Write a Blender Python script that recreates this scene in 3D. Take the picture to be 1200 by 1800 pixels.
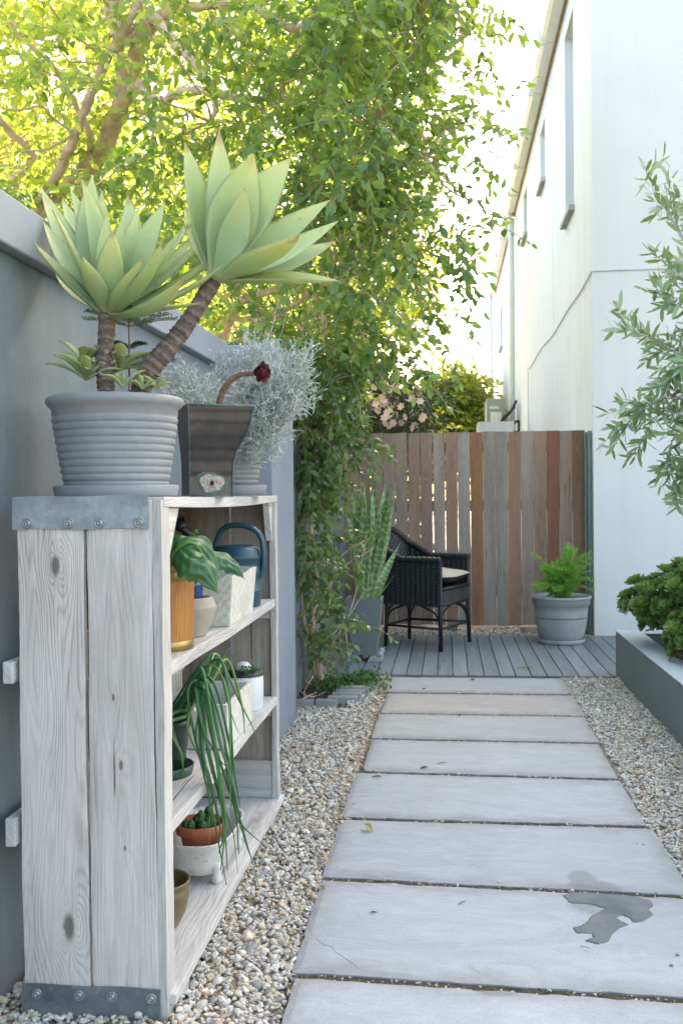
import bpy, math, random
import numpy as np
from mathutils import Vector, Matrix, Euler
R = math.radians
rng = np.random.default_rng(7)
random.seed(7)
SC = bpy.context.scene
for o in list(bpy.data.objects): bpy.data.objects.remove(o)
COL = SC.collection
# ------------------------------------------------------------------ camera
F, CX, CY, H = 1750.0, 600.0, 900.0, 1.2
YAW, PITCH, ROLL = R(6.03), R(1.0), R(0.6)
cam = bpy.data.cameras.new('camera'); camo = bpy.data.objects.new('camera', cam); COL.objects.link(camo)
cam.sensor_fit = 'VERTICAL'; cam.sensor_height = 36; cam.sensor_width = 24; cam.lens = F/1800*36
cam.clip_start = .05; cam.clip_end = 2000
cam.dof.use_dof = True; cam.dof.focus_distance = 3.0; cam.dof.aperture_fstop = 8.0
RM = Matrix.Rotation(YAW, 3, 'Z') @ Matrix.Rotation(math.pi/2-PITCH, 3, 'X') @ Matrix.Rotation(-ROLL, 3, 'Z')
camo.matrix_world = Matrix.Translation((0, 0, H)) @ RM.to_4x4()
SC.camera = camo
def ray(px, py): return RM @ Vector(((px-CX)/F, -(py-CY)/F, -1))
OFF = [0.]                                 # shift along Y of the block being built
def at(px, py, Y):
    d = ray(px, py); t = (Y+OFF[0])/d.y
    return Vector((d.x*t, Y, H+d.z*t))
def gp(px, py, z=0.):
    d = ray(px, py); t = (z-H)/d.z
    return Vector((d.x*t, d.y*t, z))
# ------------------------------------------------------------------ light
SUN_AZ, SUN_EL = math.atan2(.36, .93), R(31)      # azimuth measured from +Y towards +X
w = bpy.data.worlds.new('World'); SC.world = w; w.use_nodes = True
nt = w.node_tree; bg = nt.nodes['Background']
sky = nt.nodes.new('ShaderNodeTexSky'); sky.sky_type = 'NISHITA'; sky.sun_disc = False
sky.sun_elevation = SUN_EL; sky.sun_rotation = SUN_AZ
sky.air_density = 1.0; sky.dust_density = 4.0; sky.ozone_density = 1.0
tn = nt.nodes.new('ShaderNodeMix'); tn.data_type = 'RGBA'; tn.blend_type = 'MULTIPLY'; tn.inputs[0].default_value = 1
nt.links.new(sky.outputs[0], tn.inputs[6]); tn.inputs[7].default_value = (1.10, 1.005, .845, 1); nt.links.new(tn.outputs[2], bg.inputs[0]); bg.inputs[1].default_value = .15
sl = bpy.data.lights.new('sun', 'SUN'); sl.energy = 3.5; sl.angle = R(.5); sl.color = (1, .93, .8)
so = bpy.data.objects.new('sun', sl); COL.objects.link(so)
sd = Vector((math.sin(SUN_AZ)*math.cos(SUN_EL), math.cos(SUN_AZ)*math.cos(SUN_EL), math.sin(SUN_EL)))
so.rotation_euler = sd.to_track_quat('Z', 'Y').to_euler(); so.location = (6, 12, 14)
SC.view_settings.view_transform = 'Standard'; SC.view_settings.look = 'None'
SC.view_settings.exposure = 2.85; SC.view_settings.gamma = 1
SC.cycles.max_bounces = 8; SC.cycles.transparent_max_bounces = 8
# ------------------------------------------------------------------ materials
class G:
    def __init__(s, name):
        s.m = bpy.data.materials.new(name); s.m.use_nodes = True
        s.t = s.m.node_tree; s.p = s.t.nodes['Principled BSDF']; s.out = s.t.nodes['Material Output']
    def n(s, ty, ins=None, **props):
        nd = s.t.nodes.new(ty)
        for k, v in props.items(): setattr(nd, k, v)
        for k, v in (ins or {}).items(): s.set(nd.inputs[k], v)
        return nd
    def set(s, sock, v):
        if isinstance(v, bpy.types.NodeSocket): s.t.links.new(v, sock)
        else:
            if sock.type == 'RGBA' and len(v) == 3: v = (*v, 1)
            sock.default_value = v
    def co(s, scale=(1, 1, 1), var=None, rot=(0, 0, 0)):
        tc = s.n('ShaderNodeTexCoord').outputs['Object']
        if var:
            a = s.attr('var')
            c = s.n('ShaderNodeCombineXYZ', {0: s.math('MULTIPLY', a, 37.), 1: s.math('MULTIPLY', a, 91.), 2: s.math('MULTIPLY', a, 53.)})
            tc = s.n('ShaderNodeVectorMath', {0: tc, 1: c.outputs[0]}, operation='ADD').outputs[0]
        return s.n('ShaderNodeMapping', {'Vector': tc, 'Scale': scale, 'Rotation': rot}).outputs[0]
    def noise(s, vec, scale=5., detail=4., rough=.5, dist=0.):
        return s.n('ShaderNodeTexNoise', {'Vector': vec, 'Scale': scale, 'Detail': detail, 'Roughness': rough, 'Distortion': dist}).outputs['Fac']
    def math(s, op, a, b=0., clamp=False): return s.n('ShaderNodeMath', {0: a, 1: b}, operation=op, use_clamp=clamp).outputs[0]
    def mix(s, f, a, b, mode='MIX'):
        nd = s.n('ShaderNodeMix', data_type='RGBA', blend_type=mode)
        s.set(nd.inputs[0], f); s.set(nd.inputs[6], a); s.set(nd.inputs[7], b); return nd.outputs[2]
    def ramp(s, f, stops):
        nd = s.n('ShaderNodeValToRGB', {0: f}); e = nd.color_ramp.elements
        while len(e) < len(stops): e.new(.5)
        for i, (p, c) in enumerate(stops):
            e[i].position = p; e[i].color = (*c, 1) if not isinstance(c, (int, float)) else (c, c, c, 1)
        return nd.outputs[0]
    def range(s, f, a, b, c=0., d=1.): return s.n('ShaderNodeMapRange', {0: f, 1: a, 2: b, 3: c, 4: d}).outputs[0]
    def attr(s, name, color=False):
        nd = s.n('ShaderNodeAttribute', attribute_name=name); return nd.outputs['Color' if color else 'Fac']
    def bump(s, h, strength=.5, dist=.01, prev=None):
        i = {'Height': h, 'Strength': strength, 'Distance': dist}
        if prev: i['Normal'] = prev
        return s.n('ShaderNodeBump', i).outputs[0]
    def fin(s, col=None, rough=None, nor=None, **kw):
        if col is not None: s.set(s.p.inputs['Base Color'], col)
        if rough is not None: s.set(s.p.inputs['Roughness'], rough)
        if nor is not None: s.set(s.p.inputs['Normal'], nor)
        for k, v in kw.items(): s.set(s.p.inputs[k.replace('_', ' ')], v)
        return s.m
def plain(name, col, rough=.6, var=.25, sc=8, b=.15, bs=80, bd=.002, tint=False, metal=0., dirt=None):
    g = G(name); c = g.co()
    n = g.noise(c, sc, 5., .6); n2 = g.noise(c, bs, 4.)
    base = g.attr('tint', True) if tint else (*col, 1)
    v = g.range(n, .3, .7, 1-var, 1+var)
    cc = g.mix(1., base, g.n('ShaderNodeCombineColor', {0: v, 1: v, 2: v}).outputs[0], 'MULTIPLY')
    if dirt: cc = g.mix(g.range(g.noise(c, sc*2.3, 6., .7), .55, .72, 0., .8), cc, dirt)
    return g.fin(cc, rough, g.bump(n2, b, bd), Metallic=metal)
def leafmat(name, cols, trans=.45, rough=.4, tcol=None, spec=.5, stripe=False):
    """leaf colours spread by the per-leaf 'var' attribute"""
    g = G(name); a = g.attr('var')
    c = g.ramp(a, [(i/(len(cols)-1), k) for i, k in enumerate(cols)])
    g.fin(c, rough); g.p.inputs['Specular IOR Level'].default_value = spec
    tc = g.mix(1., c, tcol or (1.5, 1.5, .5, 1), 'MULTIPLY')
    tr = g.n('ShaderNodeBsdfTranslucent', {'Color': tc})
    mx = g.n('ShaderNodeMixShader', {0: trans, 1: g.p.outputs[0], 2: tr.outputs[0]})
    g.t.links.new(mx.outputs[0], g.out.inputs[0]); return g.m
def wood(name, light, dark, axis='Z', knots=(), F_=90., gr=1., rough=.75, tint=False, wash=None, var=True, line=.6, stain=None):
    """grain runs along axis; knots = (across, along, radius) in object coordinates"""
    g = G(name); tc = g.n('ShaderNodeTexCoord').outputs['Object']
    a = g.attr('var')
    sp = g.n('ShaderNodeSeparateXYZ', {0: tc}); ax = 'XYZ'.index(axis)
    oth = [i for i in range(3) if i != ax]
    u = g.math('ADD', sp.outputs[oth[0]], g.math('MULTIPLY', sp.outputs[oth[1]], .83)); v = sp.outputs[ax]
    uu = g.math('ADD', u, g.math('MULTIPLY', a, 13.7))
    st = g.n('ShaderNodeCombineXYZ', {0: uu, 1: g.math('MULTIPLY', v, .10), 2: a}).outputs[0]
    st2 = g.n('ShaderNodeCombineXYZ', {0: uu, 1: g.math('MULTIPLY', v, .03), 2: a}).outputs[0]
    ph = g.math('ADD', g.math('MULTIPLY', uu, F_), g.math('MULTIPLY', g.noise(st, 9., 2., .5), F_*.42*gr))
    km = None; ue = uu
    for (kx, kv, kr) in knots:
        du = g.math('SUBTRACT', u, kx); dv = g.math('MULTIPLY', g.math('SUBTRACT', v, kv), .42)
        wob = g.math('MULTIPLY', g.math('SUBTRACT', g.noise(tc, 30., 3.), .5), kr*.5)
        d2 = g.math('ADD', g.math('MULTIPLY', du, du), g.math('MULTIPLY', dv, dv))
        K = kr*2.3; q = g.math('DIVIDE', K*K, g.math('ADD', d2, kr*kr*.5))
        ue = g.math('SUBTRACT', ue, g.math('MULTIPLY', du, q))
        k1 = g.range(g.math('ADD', g.math('SQRT', d2), wob), kr*.30, kr*.62, 1., 0.); km = k1 if km is None else g.math('MAXIMUM', km, k1)
    ph = g.math('ADD', g.math('MULTIPLY', ue, F_), g.math('MULTIPLY', g.noise(st, 9., 2., .5), F_*.42*gr))
    ring = g.math('ADD', g.math('MULTIPLY', g.math('SINE', g.math('MULTIPLY', ph, 6.283)), .5), .5)
    ring = g.math('POWER', ring, 2.2)
    fib = g.noise(st2, 260., 4., .65)
    fib2 = g.noise(st, 60., 5., .7)
    f = g.math('ADD', g.math('MULTIPLY', ring, line*.75), g.math('MULTIPLY', g.range(fib, .35, .7), .6))
    f = g.math('MULTIPLY', f, g.range(g.noise(st, 14., 3.), .3, .7, .35, 1.15))
    base = g.attr('tint', True) if tint else (*light, 1)
    dk = g.mix(1., base, (.35, .33, .32, 1), 'MULTIPLY') if tint else (*dark, 1)
    c = g.mix(g.math('MULTIPLY', f, .8, True), base, dk)
    bl = g.range(g.noise(st, 5., 5., .6), .3, .72, .72, 1.12)
    c = g.mix(1., c, g.n('ShaderNodeCombineColor', {0: bl, 1: bl, 2: bl}).outputs[0], 'MULTIPLY')
    if wash: c = g.mix(g.range(g.noise(st, 22., 6., .7), .40, .66, 0., .6), c, (*wash, 1))
    if stain: c = g.mix(g.range(g.noise(st, 12., 6., .75), .55, .7, 0., .8), c, (*stain, 1))
    crack = g.range(g.noise(st2, 70., 2., .4), .70, .74)
    c = g.mix(g.math('MULTIPLY', crack, .7), c, (.05, .045, .04, 1))
    if km is not None: c = g.mix(g.math('MULTIPLY', km, .8), c, (.10, .075, .06, 1))
    hgt = g.math('SUBTRACT', g.math('MULTIPLY', fib2, .5), g.math('ADD', g.math('MULTIPLY', f, .6), crack))
    return g.fin(c, rough, g.bump(hgt, .7, .003))
M = {}
# painted walls
def wallmat(name, col, var, b, streak=0., dirty=None):
    g = G(name); c = g.co(); n = g.noise(c, 1.3, 6., .6)
    v = g.range(n, .3, .7, 1-var, 1+var)
    if streak:
        s_ = g.noise(g.co((5., 3.5, .22)), 1.6, 5., .65)
        v = g.math('MULTIPLY', v, g.range(s_, .45, .75, 1., 1-streak))
    cc = g.mix(1., (*col, 1), g.n('ShaderNodeCombineColor', {0: v, 1: v, 2: v}).outputs[0], 'MULTIPLY')
    if dirty:
        z = g.n('ShaderNodeSeparateXYZ', {0: g.n('ShaderNodeNewGeometry').outputs['Position']}).outputs[2]
        m = g.math('MULTIPLY', g.range(z, .25, .0), g.range(g.noise(c, 9., 5., .7), .3, .7))
        cc = g.mix(g.math('MULTIPLY', m, .6, True), cc, (*dirty, 1))
    h = g.math('ADD', g.noise(g.co((1, 1, .45)), 120., 5., .6), g.math('MULTIPLY', g.noise(c, 14., 4.), 1.2))
    return g.fin(cc, .85, g.bump(h, b, .004))
M['wall'] = wallmat('grey_wall_paint', (.165, .20, .225), .18, .6, .14, (.20, .18, .15))
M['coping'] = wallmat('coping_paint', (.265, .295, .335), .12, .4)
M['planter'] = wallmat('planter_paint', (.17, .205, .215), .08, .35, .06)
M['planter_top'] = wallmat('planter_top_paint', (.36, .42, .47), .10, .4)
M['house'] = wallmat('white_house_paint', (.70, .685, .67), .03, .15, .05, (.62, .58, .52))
M['house_side'] = wallmat('white_house_side_cooled', (.70, .72, .80), .035, .15, .13)  # same white as the front, blued in the colour against warm bounced light
M['sill'] = plain('sill_slate', (.34, .36, .37), .7)
M['cream'] = plain('cream_metal', (.74, .73, .70), .4, .06)
M['rust'] = plain('gutter_joint', (.34, .22, .13), .7)
M['white'] = plain('white_enamel', (.66, .67, .66), .4, .06)
M['greypost'] = plain('post_paint', (.17, .21, .22), .5, .12)
M['blackmetal'] = plain('black_cable', (.02, .022, .025), .5)
M['cable'] = plain('old_cable', (.55, .53, .53), .6)
M['unseen_shade_roof'] = plain('roof_sheet', (.35, .35, .36), .6)
M['glass'] = G('window_glass').fin((.25, .30, .34, 1), .05)
# ground
M['soil'] = plain('soil', (.065, .05, .038), .95, .5, 25, .8, 90, .01)
M['ground'] = plain('bare_ground', (.22, .19, .15), .95, .3, 6, .6, 60, .01)
M['grit'] = plain('sandy_grit', (.24, .19, .135), .95, .4, 40, .9, 160, .006)
g = G('pebble'); c = g.attr('tint', True); co = g.co()
n = g.range(g.noise(co, 160., 4., .6), .3, .7, .72, 1.15)
M['gravel'] = g.fin(g.mix(1., c, g.n('ShaderNodeCombineColor', {0: n, 1: n, 2: n}).outputs[0], 'MULTIPLY'), .7, g.bump(g.noise(co, 260., 3.), .4, .002))
g = G('sandstone_slab'); co = g.co(); a = g.attr('tint', True)
n1 = g.noise(g.co((1., 2.6, 1), True, (0, 0, .5)), 2.2, 8., .62, .8); n2 = g.noise(co, 240., 3., .6); n3 = g.noise(g.co((1.3, 3.0, 1), True, (0, 0, -.35)), 4., 9., .68, 2.2)
v = g.math('MULTIPLY', g.range(n1, .3, .7, .90, 1.07), g.range(n2, .3, .7, .86, 1.10))
cc = g.mix(1., a, g.n('ShaderNodeCombineColor', {0: v, 1: v, 2: v}).outputs[0], 'MULTIPLY')
e = g.attr('edge'); em = g.range(g.math('ADD', e, g.math('MULTIPLY', g.math('SUBTRACT', g.noise(co, 7., 6., .65), .5), .20)), .075, .0)
cc = g.mix(g.math('MULTIPLY', em, .60, True), cc, (.24, .235, .22, 1))
sp_ = g.range(g.noise(co, 60., 2., .5), .74, .78); cc = g.mix(g.math('MULTIPLY', sp_, .35), cc, (.2, .19, .17, 1))
blot = g.range(g.noise(g.co(var=True), 3.4, 5., .6), .60, .74); cc = g.mix(g.math('MULTIPLY', blot, .35), cc, (.33, .35, .36, 1))
wt = g.n('ShaderNodeSeparateXYZ', {0: g.attr('uvl', True)}).outputs[0]
wt = g.range(g.math('ADD', wt, g.math('MULTIPLY', g.math('SUBTRACT', g.noise(co, 26., 5., .7), .5), .5)), .18, .42)
cc = g.mix(g.math('MULTIPLY', wt, .55), cc, (.16, .165, .17, 1))
rl = g.range(n3, .38, .62, .93, 1.04); cc = g.mix(1., cc, g.n('ShaderNodeCombineColor', {0: rl, 1: rl, 2: rl}).outputs[0], 'MULTIPLY')
hh = g.math('ADD', g.math('MULTIPLY', n3, 1.6), g.math('MULTIPLY', n2, .3))
M['slab'] = g.fin(cc, .72, g.bump(hh, .5, .012))
g = G('puddle_water'); M['water'] = g.fin(g.ramp(g.noise(g.co(), 9., 5., .6), [(.35, (.10, .105, .11)), (.65, (.17, .175, .18))]), .02, g.bump(g.noise(g.co(), 22., 2.), .15, .004), IOR=1.33)
M['wet'] = plain('wet_stone', (.20, .21, .22), .7, .12, 20, .2)
M['joint'] = plain('joint_dirt', (.055, .045, .03), .95, .5, 30, .8, 120, .006)
# woods
KO = .8165-.83*.741      # the side boards' front faces in the shelf unit's own coordinates
M['shelf'] = wood('whitewashed_wood', (.58, .56, .535), (.30, .27, .245), 'Y', F_=55, wash=(.75, .715, .69), stain=(.27, .225, .20))
M['plankA'] = wood('whitewashed_plank_knotty', (.65, .595, .56), (.37, .33, .31), 'Z', knots=((-.888+KO, 1.045, .020), (-.870+KO, .215, .026)), F_=70, line=.85, wash=(.75, .715, .69))
M['plankB'] = wood('whitewashed_plank', (.67, .615, .58), (.39, .35, .325), 'Z', knots=((-.742+KO, .59, .010), (-.757+KO, .745, .007), (-.735+KO, .40, .006)), F_=45, gr=.9, line=.6, wash=(.77, .73, .70), stain=(.43, .395, .36))
M['endwood'] = wood('whitewashed_end_board', (.50, .48, .46), (.22, .2, .18), 'X', F_=70, wash=(.6, .585, .57))
M['batten'] = wood('whitewashed_batten', (.52, .50, .48), (.25, .22, .2), 'Z', F_=60, wash=(.6, .585, .57))
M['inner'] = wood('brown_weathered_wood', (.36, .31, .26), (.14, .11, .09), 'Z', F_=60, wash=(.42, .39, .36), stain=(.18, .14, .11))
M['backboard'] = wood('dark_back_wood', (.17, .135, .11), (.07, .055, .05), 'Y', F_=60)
M['fence'] = wood('fence_board', (1, 1, 1), (0, 0, 0), 'Z', F_=45, gr=1.6, tint=True, line=.5)
M['deck'] = wood('deck_board', (.25, .28, .305), (.10, .11, .12), 'Y', F_=70, tint=True, gr=.6, line=.4)
M['bucketwood'] = wood('varnished_pine', (.52, .235, .055), (.26, .085, .02), 'Z', F_=110, gr=.8, rough=.4, tint=False, line=.55)
M['zinc'] = plain('galvanised_steel', (.27, .31, .34), .45, .35, 14, .5, 120, .002, metal=.35, dirt=(.42, .45, .47, 1))
M['zinc_dark'] = plain('galvanised_steel_dull', (.15, .18, .20), .5, .3, 14, .5, 120, .002, metal=.35, dirt=(.30, .33, .34, 1))
M['bolt'] = plain('bolt_steel', (.30, .32, .33), .4, .3, 200, .4, 300, .001, metal=.6)
M['brass'] = plain('dull_brass', (.30, .22, .08), .4, .25, 20, .2, metal=.7)
M['potgrey'] = plain('grey_painted_pot', (.235, .25, .262), .6, .12, 7, .3, 90, dirt=(.29, .29, .275, 1))
M['potsaucer'] = plain('grey_painted_saucer', (.21, .225, .24), .55, .06, 10, .15, 120)
M['potlight'] = plain('grey_plastic_pot', (.33, .33, .325), .55, .12, 6, .2, 60, dirt=(.27, .26, .24, 1))
M['potsq'] = plain('grey_square_pot', (.17, .19, .20), .6, .06, 6, .15)
M['footpaint'] = plain('foot_paint', (.36, .37, .39), .6, .06)
g = G('copper_patina'); co = g.co(); n = g.noise(co, 9., 6., .65)
cc = g.ramp(n, [(.3, (.045, .05, .05)), (.5, (.085, .075, .072)), (.68, (.14, .095, .085))])
cc = g.mix(g.range(g.noise(co, 22., 6., .75), .60, .70, 0., .5), cc, (.10, .17, .16, 1))
M['copper'] = g.fin(cc, .42, g.bump(g.noise(co, 90., 4.), .2, .002), Metallic=.45)
M['verdigris'] = plain('verdigris', (.08, .13, .125), .8, .3, 40, .6, 150)
M['scale'] = plain('lime_scale', (.42, .37, .31), .9, .4, 50, 1., 120, .01, dirt=(.17, .10, .06, 1))
M['hole'] = plain('dark_hole', (.01, .01, .01), .8)
M['teal'] = plain('teal_plastic', (.022, .075, .105), .32, .15, 10, .15, 40)
M['dkgreen'] = plain('dark_green_plastic', (.012, .025, .022), .4, .2)
M['greensaucer'] = plain('green_plastic_saucer', (.045, .085, .075), .45, .15)
M['beige'] = plain('beige_stoneware', (.36, .32, .26), .65, .12, 14, .3, 60)
M['blueglaze'] = plain('blue_glaze', (.03, .06, .16), .12, .5, 25, .1)
M['basket'] = plain('white_woven', (.60, .58, .52), .8, .12, 24, .6, 90, .004, dirt=(.40, .33, .20, 1))
M['whitebox'] = plain('white_painted_box', (.62, .59, .52), .7, .1, 12, .3, 60, dirt=(.38, .30, .19, 1))
M['whitepot'] = plain('white_glazed_pot', (.68, .69, .68), .3, .06)
M['blacklid'] = plain('black_lid', (.015, .017, .02), .35)
M['terracotta'] = plain('terracotta', (.38, .115, .05), .75, .2, 14, .25, 90)
M['trough'] = plain('white_crackled_trough', (.60, .57, .53), .6, .12, 16, .4, 80, dirt=(.26, .20, .16, 1))
M['olivebowl'] = plain('olive_glaze', (.155, .115, .055), .35, .25, 10, .2)
M['wicker'] = plain('black_wicker', (.010, .013, .016), .45, .3, 60, .4, 140, .003)
M['cushion'] = plain('beige_cushion', (.50, .42, .32), .9, .15, 90, .5, 200, .003, dirt=(.32, .20, .12, 1))
M['cushdark'] = plain('charcoal_cushion', (.03, .028, .033), .9, .2, 60, .4, 200)
M['brick'] = plain('grey_brick_paver', (.27, .27, .265), .85, .2, 12, .5, 90)
M['brown'] = plain('dried_flower', (.06, .045, .04), .9, .4, 60, .8, 100)
M['limb'] = plain('sunglow_peach_bark', (.60, .43, .32), .8, .3, 9, .7, 30, .01)  # peach bark, brightened in the colour for the glow of the sun
M['limbdark'] = plain('brown_bark', (.20, .145, .11), .85, .35, 12, .7, 40, .01)
M['twig'] = plain('twig_bark', (.30, .23, .17), .8, .3, 20)
M['greytwig'] = plain('grey_twig', (.36, .35, .32), .8, .2, 20)
g = G('agave_bark'); zc = g.n('ShaderNodeSeparateXYZ', {0: g.attr('uvl', True)}).outputs[0]
n = g.noise(g.co(), 60., 5., .7)
rg = g.math('SINE', g.math('ADD', g.math('MULTIPLY', zc, 240.), g.math('MULTIPLY', n, 7.)))
cc = g.mix(g.range(rg, -1.6, .6), (.10, .07, .055, 1), g.ramp(n, [(.3, (.15, .10, .08)), (.7, (.27, .22, .19))]))
M['agavebark'] = g.fin(cc, .85, g.bump(g.math('ADD', rg, n), .8, .004))
# foliage
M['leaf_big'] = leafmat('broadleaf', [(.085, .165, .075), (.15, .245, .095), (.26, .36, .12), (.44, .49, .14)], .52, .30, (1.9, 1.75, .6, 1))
M['leaf_vine'] = leafmat('shrub_leaf', [(.065, .125, .06), (.11, .19, .075), (.18, .27, .095), (.27, .35, .12)], .35, .35, (2., 1.9, .5, 1))
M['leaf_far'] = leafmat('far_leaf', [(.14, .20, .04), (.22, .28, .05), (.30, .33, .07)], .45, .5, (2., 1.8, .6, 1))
M['leaf_flowerbush'] = leafmat('dark_bush_leaf', [(.03, .065, .035), (.05, .10, .045), (.09, .14, .05)], .3, .5)
M['petal'] = leafmat('pink_petal', [(.72, .48, .46), (.80, .60, .58), (.75, .52, .42)], .3, .7, (1, .9, .9, 1))
M['leaf_olive'] = leafmat('olive_leaf', [(.12, .20, .07), (.19, .28, .11), (.26, .34, .19), (.32, .40, .31)], .2, .45, (1.4, 1.5, .8, 1))
M['leaf_aeon'] = leafmat('aeonium_leaf', [(.08, .15, .055), (.15, .25, .07), (.29, .39, .11)], .2, .28, (1.5, 1.6, .6, 1))
M['leaf_fern'] = leafmat('asparagus_fern', [(.15, .32, .05), (.23, .44, .08), (.33, .54, .12)], .35, .6, (1.5, 1.6, .6, 1))
M['leaf_silver'] = leafmat('silver_twiglets', [(.33, .37, .33), (.48, .52, .48), (.66, .69, .66)], .12, .8, (1, 1, 1, 1))
M['leaf_pine'] = leafmat('norfolk_needles', [(.02, .07, .03), (.035, .11, .045), (.06, .16, .06)], .2, .5)
M['leaf_weed'] = leafmat('weed_leaf', [(.04, .12, .03), (.08, .19, .05)], .3, .5)
M['chive'] = leafmat('chive', [(.045, .15, .065), (.08, .22, .07), (.18, .32, .09)], .2, .4)
M['chard'] = leafmat('limp_broad_leaf', [(.04, .12, .045), (.065, .17, .06), (.11, .24, .08)], .25, .35)
g = G('agave_leaf'); uv = g.n('ShaderNodeSeparateXYZ', {0: g.attr('uvl', True)}); l_, q_ = uv.outputs[0], uv.outputs[1]
n = g.noise(g.co(), 9., 5., .6)
cc = g.ramp(g.math('ADD', l_, g.math('MULTIPLY', g.math('SUBTRACT', n, .5), .5)), [(.0, (.60, .62, .40)), (.2, (.37, .49, .31)), (.55, (.42, .53, .30)), (.92, (.58, .62, .32)), (1., (.50, .36, .18))])
cc = g.mix(g.math('MULTIPLY', g.range(q_, .80, 1.), .6), cc, (.52, .56, .28, 1))
cc = g.mix(g.math('MULTIPLY', g.attr('var'), .55), cc, (.52, .61, .29, 1))
cc = g.mix(g.range(g.noise(g.co(), 38., 3., .6), .68, .72, 0., .6), cc, (.25, .20, .10, 1))
st_ = g.noise(g.co((1, 1, .25)), 24., 4., .6); cc = g.mix(g.range(st_, .5, .75, 0., .25), cc, (.34, .46, .33, 1))
g.fin(cc, .5, g.bump(g.noise(g.co((1, 1, 1)), 30., 3.), .15, .003)); tr = g.n('ShaderNodeBsdfTranslucent', {'Color': g.mix(1., cc, (1.3, 1.2, .7, 1), 'MULTIPLY')})
mx = g.n('ShaderNodeMixShader', {0: .38, 1: g.p.outputs[0], 2: tr.outputs[0]}); g.t.links.new(mx.outputs[0], g.out.inputs[0]); M['agave'] = g.m
g = G('snake_leaf'); uv = g.n('ShaderNodeSeparateXYZ', {0: g.attr('uvl', True)}); l_, q_ = uv.outputs[0], uv.outputs[1]
n = g.noise(g.co(var=True), 14., 4., .6)
bd_ = g.math('SINE', g.math('ADD', g.math('MULTIPLY', l_, 95.), g.math('MULTIPLY', n, 16.)))
cc = g.mix(g.range(bd_, -.2, .8), (.15, .27, .12, 1), (.38, .50, .25, 1)); cc = g.mix(g.range(q_, .80, .92), cc, (.56, .60, .24, 1))
M['snake'] = g.fin(cc, .4)
g = G('dark_rosette'); M['purple'] = g.fin(g.ramp(g.attr('var'), [(0, (.10, .02, .035)), (1, (.19, .05, .06))]), .5)
M['hairystem'] = plain('hairy_stem', (.26, .17, .14), .9, .5, 120, 1., 300, .004)
M['fallen'] = leafmat('fallen_leaf', [(.05, .04, .03), (.25, .18, .07), (.35, .30, .10)], .1, .6)
# ------------------------------------------------------------------ objects
ORG = {}
def tag(o, label=None, cat=None, group=None, kind=None):
    if label: o['label'] = label
    if cat: o['category'] = cat
    if group: o['group'] = group
    if kind: o['kind'] = kind
    return o
def thing(name, loc, label, cat, group=None):
    o = bpy.data.objects.new(name, None); COL.objects.link(o); loc = Vector(loc)+Vector((0, OFF[0], 0)); o.location = loc; o.empty_display_size = .1
    ORG[o.name] = loc; return tag(o, label, cat, group)
class MB:
    def __init__(s): s.v = []; s.f = []; s.var = []; s.tint = []; s.uv = []; s.edge = []; s.n = 0
    def add(s, v, f, var=0., tint=(1, 1, 1), uv=None, edge=None):
        v = np.asarray([tuple(p) for p in v] if not isinstance(v, np.ndarray) else v, float)
        k = len(v); s.f += [tuple(int(i)+s.n for i in q) for q in f]; s.n += k
        s.v.append(v); s.var.append(np.full(k, var) if np.isscalar(var) else np.asarray(var))
        s.tint.append(np.tile(np.array(tint, float), (k, 1)) if np.ndim(tint) == 1 else np.asarray(tint))
        s.uv.append(np.zeros((k, 3)) if uv is None else np.asarray(uv)); s.edge.append(np.zeros(k) if edge is None else edge)
    def build(s, name, mat, parent=None, smooth=False, bevel=0., loc=None, solid=0.):
        V = np.vstack(s.v)+np.array([0, OFF[0], 0])
        if parent is not None: org = ORG[parent.name]
        else: org = Vector(loc) if loc is not None else Vector(((V[:, 0].min()+V[:, 0].max())/2, (V[:, 1].min()+V[:, 1].max())/2, V[:, 2].min()))
        me = bpy.data.meshes.new(name); me.from_pydata((V-np.array(org)).tolist(), [], s.f)
        for nm, arr in (('var', np.concatenate(s.var)), ('edge', np.concatenate(s.edge))):
            a = me.attributes.new(nm, 'FLOAT', 'POINT'); a.data.foreach_set('value', arr.astype(np.float32))
        for nm, arr in (('tint', np.vstack(s.tint)), ('uvl', np.vstack(s.uv))):
            a = me.attributes.new(nm, 'FLOAT_COLOR', 'POINT'); a.data.foreach_set('color', np.hstack([arr, np.ones((len(arr), 1))]).astype(np.float32).ravel())
        me.materials.append(M[mat]); me.update()
        if smooth: me.shade_smooth()
        o = bpy.data.objects.new(name, me); COL.objects.link(o)
        if parent is not None: o.parent = parent
        else: o.location = org
        ORG[o.name] = org
        if bevel: b = o.modifiers.new('bevel', 'BEVEL'); b.width = bevel; b.segments = 2; b.limit_method = 'ANGLE'
        if solid: b = o.modifiers.new('solid', 'SOLIDIFY'); b.thickness = solid; b.offset = 0
        return o
BF = [(0, 3, 2, 1), (4, 5, 6, 7), (0, 1, 5, 4), (1, 2, 6, 5), (2, 3, 7, 6), (3, 0, 4, 7)]
def box(mb, x0, x1, y0, y1, z0, z1, rot=0., **k):
    v = np.array([(x, y, z) for z in (z0, z1) for x, y in ((x0, y0), (x1, y0), (x1, y1), (x0, y1))], float)
    if rot:
        c = v.mean(0); a = v-c; cs, sn = math.cos(rot), math.sin(rot)
        v = np.c_[a[:, 0]*cs-a[:, 1]*sn, a[:, 0]*sn+a[:, 1]*cs, a[:, 2]]+c
    mb.add(v, BF, **k)
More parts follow.
